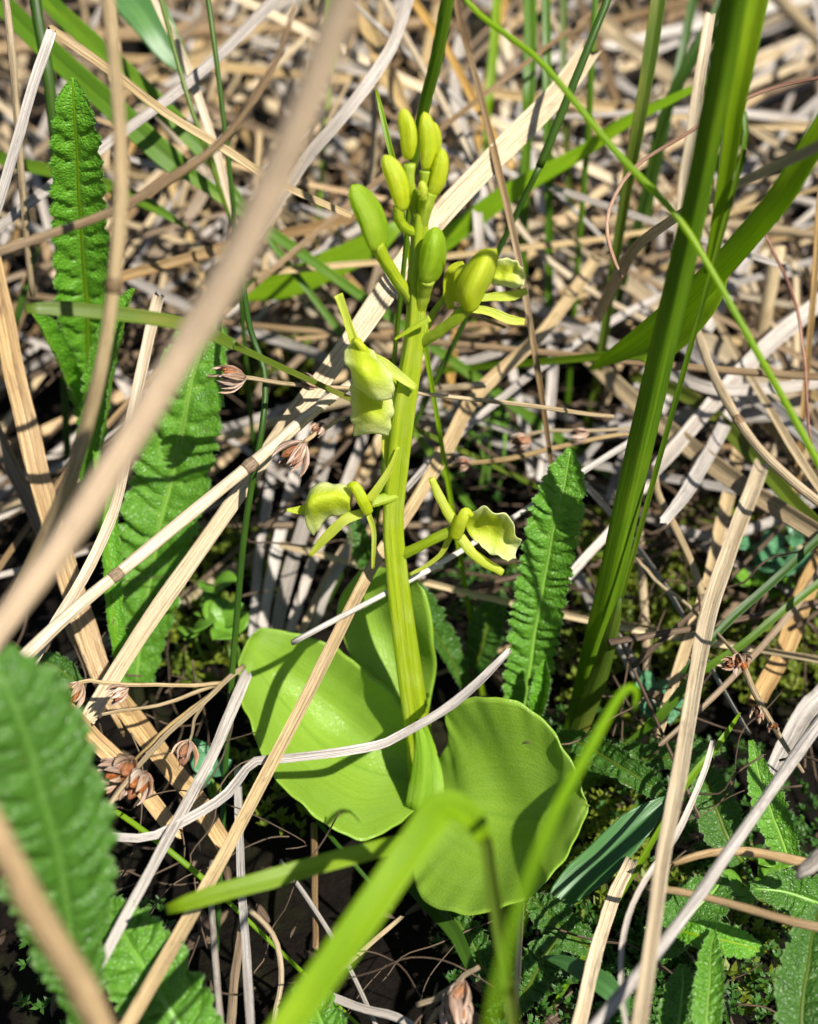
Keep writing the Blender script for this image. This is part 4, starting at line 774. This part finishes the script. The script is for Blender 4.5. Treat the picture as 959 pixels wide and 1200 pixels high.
# ---------------------------------------------------------------- rushes with dry seed heads
def seed_head(parent, p, dirn, size, n=9):
    n = int(rng.integers(5, 12)); size *= rng.uniform(0.8, 1.1)
    """papery bracts and brown capsules fanning from p."""
    e = empty('seed_head'); e.parent = parent
    dirn = dirn / np.linalg.norm(dirn)
    s0 = np.cross(dirn, [0.3, 0.2, 1.0]); s0 /= np.linalg.norm(s0); s1 = np.cross(dirn, s0)
    for i in range(n):
        a = 6.28 * i / n + rng.random() * 0.5; sp = rng.uniform(0.15, 0.6)
        dd = dirn + sp * (math.cos(a) * s0 + math.sin(a) * s1); dd /= np.linalg.norm(dd)
        ln = size * rng.uniform(0.7, 1.15); t = np.linspace(0, 1, 9)[:, None]
        bow = (math.cos(a) * s0 + math.sin(a) * s1) * 0.12 * ln
        pos = p + dd * ln * t + bow * np.sin(math.pi * t)
        w = ln * 0.27 * np.interp(t[:, 0], [0, .25, .5, .8, 1], [.35, .9, 1, .55, .05])
        V, F, R = sweep_geo(pos, w, 'arc', fold=0.7, thick=0.12, nside=5, ref=tuple(np.cos(a) * s0 + np.sin(a) * s1))
        mesh_obj('bract', V, F, M['seed'], e, {'rest': R + rng.random(3) * 30})
    for i in range(3):
        a = rng.random() * 6.28
        dd = dirn + 0.3 * (math.cos(a) * s0 + math.sin(a) * s1)
        t = np.linspace(0, 1, 9)[:, None]; pos = p + dd * size * (0.15 + 0.62 * t)
        w = size * 0.3 * np.interp(t[:, 0], [0, .3, .6, .9, 1], [.3, .9, 1, .5, .08])
        V, F, R = sweep_geo(pos, w, 'round', flat=0.95, nside=8)
        mesh_obj('capsule', V, F, M['capsule'], e, {'rest': R + rng.random(3) * 30})
def rush(label, stalks, heads, mat='tan'):
    e = empty('rush'); tag(e, label, 'rush', 'dry rushes with seed heads')
    for pts, w in stalks:
        strand('stalk', M[mat], pts, np.asarray(w, float) * 0.8, parent=e, wobble=0.2, nside=8)
    for (x, y, v), (x2, y2, v2), size in heads:
        a = P(x, y, v); b = P(x2, y2, v2)
        seed_head(e, a, b - a, size)
    return e
rush('thin dry rush level behind the orchid stem, its seed head over the long toothed leaf', [([(242, 441, 153), (262, 441, 153), (290, 443, 153), (330, 449, 154), (365, 452, 155), (420, 456, 156), (496, 461, 157), (600, 473, 158), (680, 484, 160), (720, 488, 161)], [5, 5, 7, 7, 6, 6, 6, 7, 7, 6])], [((288, 443, 152.6), (250, 441, 151), 3.4), ((372, 453, 154.6), (344, 444, 154), 2.8)])
rush('short dry rush stalk with a drooping seed head over the speckled straw', [([(404, 488, 152), (380, 502, 151.5), (356, 519, 151)], [6, 6, 7])], [((357, 518, 151), (328, 552, 150), 3.6), ((380, 496, 151.8), (366, 512, 151), 2.0)])
rush('dry rush lying level above the crisp upright toothed leaf, with small seed heads', [([(520, 548, 24), (570, 541, 25), (620, 532, 26), (690, 516, 27), (760, 506, 27)], [6, 7, 8, 7, 6]), ([(598, 516, 26), (640, 506, 27), (700, 504, 28), (748, 503, 28)], [6, 6, 6, 5])], [((622, 514, 27), (590, 527, 27), 3.0), ((690, 508, 28), (650, 512, 28), 3.0), ((552, 540, 25), (530, 548, 25), 2.4)])
rush('branched dry rush fanning out at lower left with brown seed heads', [
    ([(285, 782, 16), (262, 800, 18), (215, 843, 22), (170, 890, 26), (120, 952, 30)], [8, 8, 8, 8, 8]),
    ([(262, 800, 18), (215, 803, 21), (140, 802, 25), (100, 797, 27), (84, 806, 28)], [6, 6, 6, 6, 5]),
    ([(255, 803, 18), (200, 822, 20), (150, 832, 22), (120, 838, 23)], [6, 6, 5, 5]),
    ([(246, 814, 18), (230, 840, 19), (222, 870, 20)], [5, 5, 4]),
    ([(245, 815, 19), (200, 850, 22), (150, 898, 25)], [6, 6, 5])],
    [((96, 800, 27), (76, 826, 27), 3.0), ((222, 868, 20), (207, 905, 20), 3.6), ((156, 892, 26), (126, 926, 28), 4.2), ((170, 905, 26), (148, 944, 27), 4.0), ((146, 902, 26), (112, 905, 28), 3.4), ((150, 806, 25), (128, 820, 25), 2.6)], mat='tan')
rush('knobbly dry rush dangling at the right below the green blades', [([(826, 726, 20), (850, 752, 22), (868, 775, 24), (880, 805, 25), (900, 838, 26), (925, 880, 27), (942, 905, 28)], [4, 5, 9, 10, 9, 7, 4])], [((868, 768, 25), (872, 784, 26), 2.6), ((862, 778, 25), (846, 778, 26), 2.0), ((886, 828, 26), (889, 852, 27), 2.2), ((905, 848, 27), (906, 862, 28), 1.8)])
rush('short rush bit with a reddish seed head at the bottom edge below the orchid', [([(490, 1180, 16), (525, 1160, 18), (562, 1132, 20)], [8, 9, 7]), ([(498, 1205, 14), (530, 1165, 18)], [8, 8])], [((532, 1158, 19), (536, 1196, 18), 4.2), ((545, 1150, 19), (520, 1190, 19), 3.4)])

# ---------------------------------------------------------------- small leafy plants
def leaflet(parent, c, n, size, mat, up=0.4, aspect=0.7, name='leaf'):
    a = rng.random() * 6.28
    d = np.array([math.cos(a), math.sin(a), up + rng.normal() * 0.2]); d /= np.linalg.norm(d)
    sd = np.cross(d, [0, 0, 1.0]); sd /= np.linalg.norm(sd); nn = np.cross(sd, d)
    rows = []
    for t, w in ((0, .12), (.2, .7), (.5, 1), (.8, .72), (1, .12)):
        m = c + d * size * t + nn * 0.12 * size * math.sin(math.pi * t)
        rows.append([m - sd * w * size * aspect / 2 + nn * .06 * size, m, m + sd * w * size * aspect / 2 + nn * .06 * size])
    return patch(name, rows, M[mat], parent, 9, 7, 0.12, mm=True)
def leafy(label, spots, size, mat, name='creeping_plant', per=3, aspect=0.8, grp='small leafy plants in the gaps', up=0.4):
    e = empty(name); tag(e, label, 'plant', grp)
    base = P(*spots[0]); base[2] = 0
    for s in spots:
        c = P(*s); lo = np.array([c[0] * 0.7 + base[0] * 0.3, c[1] * 0.7 + base[1] * 0.3, -2.0])
        strand('stem', M['rib'], [lo, (lo + c) / 2 + rng.normal(size=3) * 0.4, c], [0.5, 0.45, 0.35], parent=e, mm=True, n=6, nside=6)
        for _ in range(per): leaflet(e, c, 1, size * rng.uniform(0.8, 1.2), mat, up, aspect)
    return e
leafy('pale bluish round-leaved plant in the gap near the right edge', [(880, 640, 8), (905, 650, 9), (930, 630, 9), (920, 668, 8), (890, 668, 8)], 3.4, 'round_blue')
leafy('yellow-green round-leaved plant below the pale bluish one', [(905, 690, 6), (880, 685, 6), (935, 690, 7)], 3.0, 'round_leaf')
leafy('tiny bluish leaves in the gap below the sheathed blade foot', [(768, 800, 7), (780, 825, 7), (768, 840, 6)], 3.0, 'round_blue')
leafy('bright oval-leaved plant in the dark gap below the broad cream straw', [(250, 690, 8), (238, 718, 7), (262, 735, 8), (228, 740, 7), (272, 745, 7)], 3.8, 'round_leaf', up=0.7)
leafy('feathery green sprig in the dark gap behind the orchid spike', [(575, 505, 10), (560, 515, 9), (592, 508, 10), (578, 490, 11)], 3.2, 'round_leaf', name='sprig', per=5, aspect=0.25, up=0.9)
leafy('tiny leaves beside the grey upright straws at lower left', [(240, 890, 6), (248, 910, 6)], 3.0, 'round_blue')
leafy('tiny leaves in the shade of the lower right corner', [(905, 1010, 6), (890, 1030, 6), (920, 1035, 6), (870, 1040, 6)], 3.0, 'round_leaf')

# ---------------------------------------------------------------- moss (nobody could count it)
def moss(name, label, mat, zones, size=1.5):
    V, F = [], []
    for (px, py, rad, cnt) in zones:
        c = P(px, py, 0)
        for _ in range(cnt):
            a = rng.random() * 6.28; r_ = rad * math.sqrt(rng.random())
            hh = 5.0 * math.sqrt(max(0, 1 - (r_ / rad) ** 2)) * rng.uniform(0.3, 1.0) - 2.5
            b = np.array([c[0] + r_ * math.cos(a), c[1] + r_ * math.sin(a), hh])
            for q in range(8):
                a2 = rng.random() * 6.28; el = rng.uniform(0.2, 1.2)
                d = np.array([math.cos(a2) * math.cos(el), math.sin(a2) * math.cos(el), math.sin(el)])
                sd = np.cross(d, [0, 0, 1]); sd /= np.linalg.norm(sd) + 1e-6
                ln = size * rng.uniform(0.6, 1.2); w = ln * 0.2; up = np.cross(sd, d) * w * 0.5
                k = len(V)
                V += [b, b + d * ln * 0.5 + sd * w + up, b + d * ln, b + d * ln * 0.5 - sd * w + up]
                F += [[k, k + 1, k + 2, k + 3]]
    o = mesh_obj(name, np.array(V), F, M[mat]); tag(o, label, 'moss', kind='stuff')
moss('moss', 'yellow-green moss growing in the gaps of the thatch', 'moss', [(760, 690, 10, 260), (800, 720, 9, 200), (700, 640, 8, 120), (255, 660, 9, 150), (230, 740, 8, 120), (900, 720, 12, 260), (940, 760, 12, 200), (740, 780, 10, 150), (700, 960, 9, 140), (680, 1010, 9, 140), (870, 1080, 10, 150), (330, 420, 9, 120), (860, 640, 10, 160), (330, 900, 8, 60)])
moss('moss', 'dark green moss in the shaded gaps near the orchid foot', 'moss_green', [(640, 1110, 12, 220), (690, 1140, 11, 160), (880, 1140, 14, 160), (920, 1080, 14, 160), (780, 1150, 12, 120), (560, 520, 12, 140), (560, 700, 10, 120), (720, 900, 12, 200), (120, 1130, 10, 100), (850, 950, 12, 200)], 1.05)

# ---------------------------------------------------------------- the thatch: straws lying in layers
def sample_az(px, py):
    r = rng.random()
    if py > 560 and px < 480: return rng.normal(62, 16) if r < 0.75 else rng.normal(-30, 25)
    if px > 500 and py > 560: return rng.normal(60, 20) if r < 0.6 else rng.normal(-40, 25)
    if px > 500: return rng.normal(42, 22) if r < 0.58 else (rng.normal(-38, 20) if r < 0.82 else rng.uniform(-90, 90))
    return rng.normal(45, 20) if r < 0.6 else (rng.normal(-35, 20) if r < 0.85 else rng.uniform(-90, 90))
def in_dark(px, py):                # gaps where the photograph shows bare dark ground
    for (x, y, rx, ry) in ((400, 1090, 120, 110), (330, 960, 70, 70), (290, 500, 60, 75), (690, 445, 55, 38), (570, 590, 70, 65), (710, 600, 45, 50), (890, 810, 40, 40), (780, 540, 30, 30), (60, 470, 60, 60), (330, 700, 60, 50), (600, 1000, 100, 110), (420, 860, 150, 130), (800, 1000, 170, 130), (175, 880, 140, 120), (860, 1100, 130, 140), (60, 700, 70, 60)):
        if ((px - x) / rx) ** 2 + ((py - y) / ry) ** 2 < 1: return True
    return False
def thatch_path(lo, hi, Lr, tries=60):
    for _ in range(tries):
        px = rng.uniform(-60, 1020); py = rng.uniform(-40, 1230)
        if rng.random() > np.interp(py, [0, 250, 420, 600, 800, 1200], [0.12, 0.3, 0.6, 0.9, 0.6, 0.3] if px > 560 else [0.05, 0.15, 0.4, 0.55, 0.4, 0.4]): continue
        h = rng.uniform(lo, hi * np.interp(py, [0, 450, 800], [1.7, 1.2, 0.9]))
        c = P(px, py, h)
        az = math.radians(sample_az(px, py)); ln = rng.uniform(*Lr)
        el = math.radians(rng.normal(0, 13))
        d = np.array([math.cos(az) * math.cos(el), math.sin(az) * math.cos(el), math.sin(el)])
        sdv = np.array([-math.sin(az), math.cos(az), 0])
        t = np.linspace(-0.5, 0.5, 5)[:, None]
        bow = rng.normal() * 0.05 * ln
        pos = c + d * ln * t + sdv * bow * (0.25 - t * t) * 4 + np.array([0, 0, 1]) * rng.normal() * 0.02 * ln * (0.25 - t * t) * 4
        pos[:, 2] = np.maximum(pos[:, 2], -7)
        if rng.random() < 0.25:                       # a snapped straw
            kx = rng.normal(size=3) * 0.12 * ln; kx[2] = abs(kx[2]) * 0.3
            pos[3:] += np.outer([0.5, 1.0], kx)
        fine = np.stack([np.interp(np.linspace(0, 4, 15), range(5), pos[:, k]) for k in range(3)], 1)
        bad = 0
        for q in fine:
            x, y, dd = pix(q)
            if 270 < x < 700 and 725 < y < 1090 and dd < 182: bad += 3
            if 430 < x < 530 and 600 < y < 960 and dd < 176: bad += 3
            if 0 < x < 140 and 90 < y < 480 and dd < 196: bad += 1
            if 585 < x < 700 and 500 < y < 850 and dd < 180: bad += 1
            if 330 < x < 640 and 100 < y < 700 and dd < SD(y) + 7: bad += 3
            if 95 < x < 275 and 350 < y < 800 and dd < 180: bad += 0.8
            if in_dark(x, y): bad += 0.45
            if y > 960: bad += 0.4
        if bad > 1.0: continue
        return pos, (px, py)
    return None, None
def leaning_path(tries=60):
    for _ in range(tries):
        px = rng.uniform(-80, 1000); py = rng.uniform(60, 600); r = rng.random()
        if px < 480: th = rng.normal(58, 14) if r < 0.58 else (rng.normal(132, 16) if r < 0.82 else rng.normal(92, 12))
        else: th = rng.normal(33, 14) if r < 0.5 else (rng.normal(150, 12) if r < 0.72 else rng.normal(85, 22))
        L = rng.uniform(220, 620); th = math.radians(th)
        x1, y1 = px + L * math.cos(th), py - L * math.sin(th)
        if y1 < -260: continue
        h0 = rng.uniform(1, 14); h1 = h0 + rng.uniform(0.12, 0.62) * L * KP * 170 * (0.35 + 0.65 * abs(math.sin(th)))
        a, b = P(px, py, h0), P(x1, max(y1, -330), min(h1, 54))
        t = np.linspace(0, 1, 5)[:, None]; n_ = np.cross(b - a, CAMP - a); n_ /= np.linalg.norm(n_)
        ln = np.linalg.norm(b - a)
        if ln > 260: continue
        pos = a + (b - a) * t + n_ * rng.normal() * 0.035 * ln * np.sin(math.pi * t) + np.array([0, 0, 1]) * rng.normal() * 0.03 * ln * np.sin(math.pi * t)
        if rng.random() < 0.18: pos[3:] += np.outer([0.4, 1.0], rng.normal(size=3) * 0.09 * ln)
        fine = np.stack([np.interp(np.linspace(0, 4, 21), range(5), pos[:, k]) for k in range(3)], 1)
        bad = 0
        for q in fine:
            x, y, dd = pix(q)
            if 330 < x < 640 and 90 < y < 700 and dd < SD(y) + 7: bad += 3
            if 30 < x < 140 and 80 < y < 500 and dd < 198: bad += 1
            if 95 < x < 275 and 350 < y < 800 and dd < 180: bad += 1
            if dd < 150: bad += 1
            if in_dark(x, y): bad += 0.35
        if bad > 1: continue
        return pos, tuple(pix(pos[2])[:2])
    return None, None
ZN = [(170, 120, 'among the green blades of the upper left'), (380, 130, 'behind the top of the pale thick stalk'), (560, 110, 'behind the top buds'), (720, 130, 'behind the upright green blades'), (910, 120, 'at the upper right edge'),
      (330, 320, 'left of the bud cluster'), (620, 330, 'right of the bud cluster'), (740, 360, 'left of the big green blade'), (900, 360, 'right of the big green blade'), (60, 330, 'around the tall toothed leaf'),
      (350, 480, 'near the hanging flower'), (600, 480, 'right of the orchid stem'), (380, 640, 'below the lower left flower'), (880, 560, 'in the right-hand tangle'), (720, 620, 'beside the crisp upright leaf'),
      (150, 620, 'around the long toothed leaf'), (150, 860, 'among the golden stalks'), (250, 1060, 'at the bottom beside the grey upright straws'), (820, 760, 'beside the long grooved straw'), (800, 1050, 'in the shaded lower right corner'), (930, 760, 'by the dangling rush'), (560, 1090, 'under the orchid leaves')]
TONE = {'grey': 'grey weathered', 'white': 'bleached whitish', 'tan': 'tan', 'cream': 'cream', 'brown': 'brown dead', 'gold': 'ochre'}
tones = ['grey'] * 8 + ['white'] * 5 + ['tan'] * 5 + ['cream'] * 3 + ['brown'] * 5 + ['gold'] * 1
laid = {}
for i in range(285):
    pos, c = leaning_path() if i % 3 < 2 else thatch_path(2, 24, (70, 210))
    if pos is None: continue
    mt = tones[rng.integers(len(tones))]
    if c[1] < 380 and mt in ('white', 'grey') and rng.random() < (0.6 if c[0] < 480 else 0.35): mt = ('brown', 'tan', 'brown')[int(rng.integers(3))]  # pale upper straws turned browner, putting the shade there into their colour
    w = rng.choice([0.7, 1.0, 1.3, 1.6, 2.0, 2.6], p=[.15, .22, .25, .2, .12, .06]) * 0.72; w0 = w; w = w * min(1.75, depth(pos[2]) / 165.0); kind = rng.random()
    kw = dict(flat=0.75, nside=8) if kind < 0.4 else dict(shape='vee' if kind < 0.75 else 'arc', fold=rng.uniform(0.15, 0.6), thick=0.14, nside=9, ribs=0.02)
    o = strand('dry_straw', M[mt], list(pos), [w * 0.95, w, w, w, w * 0.8], mm=True, roll=rng.normal() * 25 + rng.normal() * 45 * np.linspace(-.5, .5, 5), wobble=0.15, n=26, fray=0.9, seedvar=0.09, **kw)
    z = min(ZN, key=lambda q: (q[0] - c[0]) ** 2 + (q[1] - c[1]) ** 2)
    e0, e1 = pix(pos[0]), pix(pos[-1])
    if e1[0] < e0[0]: e0, e1 = e1, e0
    an = math.degrees(math.atan2(e0[1] - e1[1], e1[0] - e0[0] + 1e-6))
    lie = 'lying level' if abs(an) < 13 else 'standing steep' if abs(an) > 65 else 'rising rightward' if an > 0 else 'falling rightward'
    thin = 'hair-thin' if w0 < 0.6 else 'thin' if w0 < 1.1 else 'flat' if w0 < 1.6 else 'broad'
    laid.setdefault('%s %s straw %s %s' % (thin, TONE[mt], lie, z[2]), []).append((c[1], o))
    tag(o, None, 'straw', '%s straws in the dry tangle' % TONE[mt])
for lab, lst in laid.items():
    lst.sort(key=lambda q: q[0])
    ords = {1: [''], 2: [', upper one', ', lower one'], 3: [', uppermost', ', middle one', ', lowest'], 7: [', uppermost', ', second down', ', third down', ', fourth down', ', fifth down', ', sixth down', ', lowest'], 6: [', uppermost', ', second down', ', third down', ', fourth down', ', fifth down', ', lowest'], 4: [', uppermost', ', second down', ', third down', ', lowest'], 5: [', uppermost', ', second down', ', middle one', ', fourth down', ', lowest']}.get(len(lst), [''] * len(lst))
    for (y_, o), q in zip(lst, ords): o['label'] = lab + q
# the fine litter below them, one mass
LV, LF, LR = [], [], []; off = 0
for i in range(190):
    pos, c = thatch_path(-6, 10, (30, 110), 20)
    if pos is None: continue
    S = spline(pos, 9); w = np.full(9, rng.uniform(0.25, 1.1)) * np.linspace(1, 0.75, 9)
    V, F, R = sweep_geo(S, w, 'round', flat=0.6, nside=6, roll=rng.random() * 180)
    LV.append(V); LR.append(R + rng.random(3) * 200); LF += [[q + off for q in f] for f in F]; off += len(V)
for i in range(260):                                      # hair roots and threads, curled
    px, py = rng.uniform(0, 959), rng.uniform(0, 1200)
    p = P(px, py, rng.uniform(-4, 16)); d = rng.normal(size=3); d[2] *= 0.25; d /= np.linalg.norm(d); pts_ = [p]
    for q in range(7):
        d = d + rng.normal(size=3) * 0.33; d[2] *= 0.8; d /= np.linalg.norm(d); pts_.append(pts_[-1] + d * rng.uniform(2, 4.5))
    x_, y_, d_ = pix(np.mean(pts_, 0))
    if 270 < x_ < 690 and 640 < y_ < 1060: continue
    S = spline(pts_, 22); V, F, R = sweep_geo(S, np.full(22, rng.uniform(0.12, 0.34)), 'round', nside=5)
    LV.append(V); LR.append(R + rng.random(3) * 200); LF += [[q + off for q in f] for f in F]; off += len(V)
for i in range(260):                                      # flakes and crumbs of rotted leaf on the peat
    py = rng.uniform(-20, 1220)
    if py < 480 and rng.random() < 0.75: continue
    p = P(rng.uniform(-20, 980), py, rng.uniform(-7, 1)); a = rng.random() * 6.28; ln = rng.uniform(1.5, 5.5)
    t = np.linspace(0, 1, 6)[:, None]; d = np.array([math.cos(a), math.sin(a), rng.normal() * 0.3])
    S = p + d * ln * t + np.array([0, 0, 1]) * np.sin(math.pi * t) * ln * rng.uniform(-.1, .25)
    V, F, R = sweep_geo(S, ln * rng.uniform(0.15, 0.45) * np.array([.3, .8, 1, .9, .7, .25]), 'arc', fold=rng.uniform(-.6, .6), thick=0.1, nside=5, roll=rng.normal() * 40)
    LV.append(V); LR.append(R + rng.random(3) * 200); LF += [[q + off for q in f] for f in F]; off += len(V)
o = mesh_obj('dry_straw_litter', np.concatenate(LV), LF, M['rot'], None, {'rest': np.concatenate(LR)})
tag(o, 'fine broken straw litter under the tangle of dry straws', 'litter', kind='stuff')

# ---------------------------------------------------------------- unseen sedge tuft, added right of the view to shade the lower right corner
tuft = empty('shade_tuft'); tag(tuft, 'unseen tuft of sedge blades added past the right edge for shade', 'sedge')
for i in range(13):
    b = np.array([rng.uniform(82, 106), rng.uniform(28, 72), -6.0]); a = rng.random() * 6.28
    out = np.array([math.cos(a), math.sin(a), 0]); h = rng.uniform(60, 98)
    pp = [b, b + out * 3 + [0, 0, h * .35], b + out * 8 + [0, 0, h * .7], b + out * 18 + [0, 0, h]]
    strand('blade', M['blade'], pp, [4, 5.5, 4.5, 0.4], 'vee', parent=tuft, mm=True, fold=0.4, thick=0.07, nside=9)
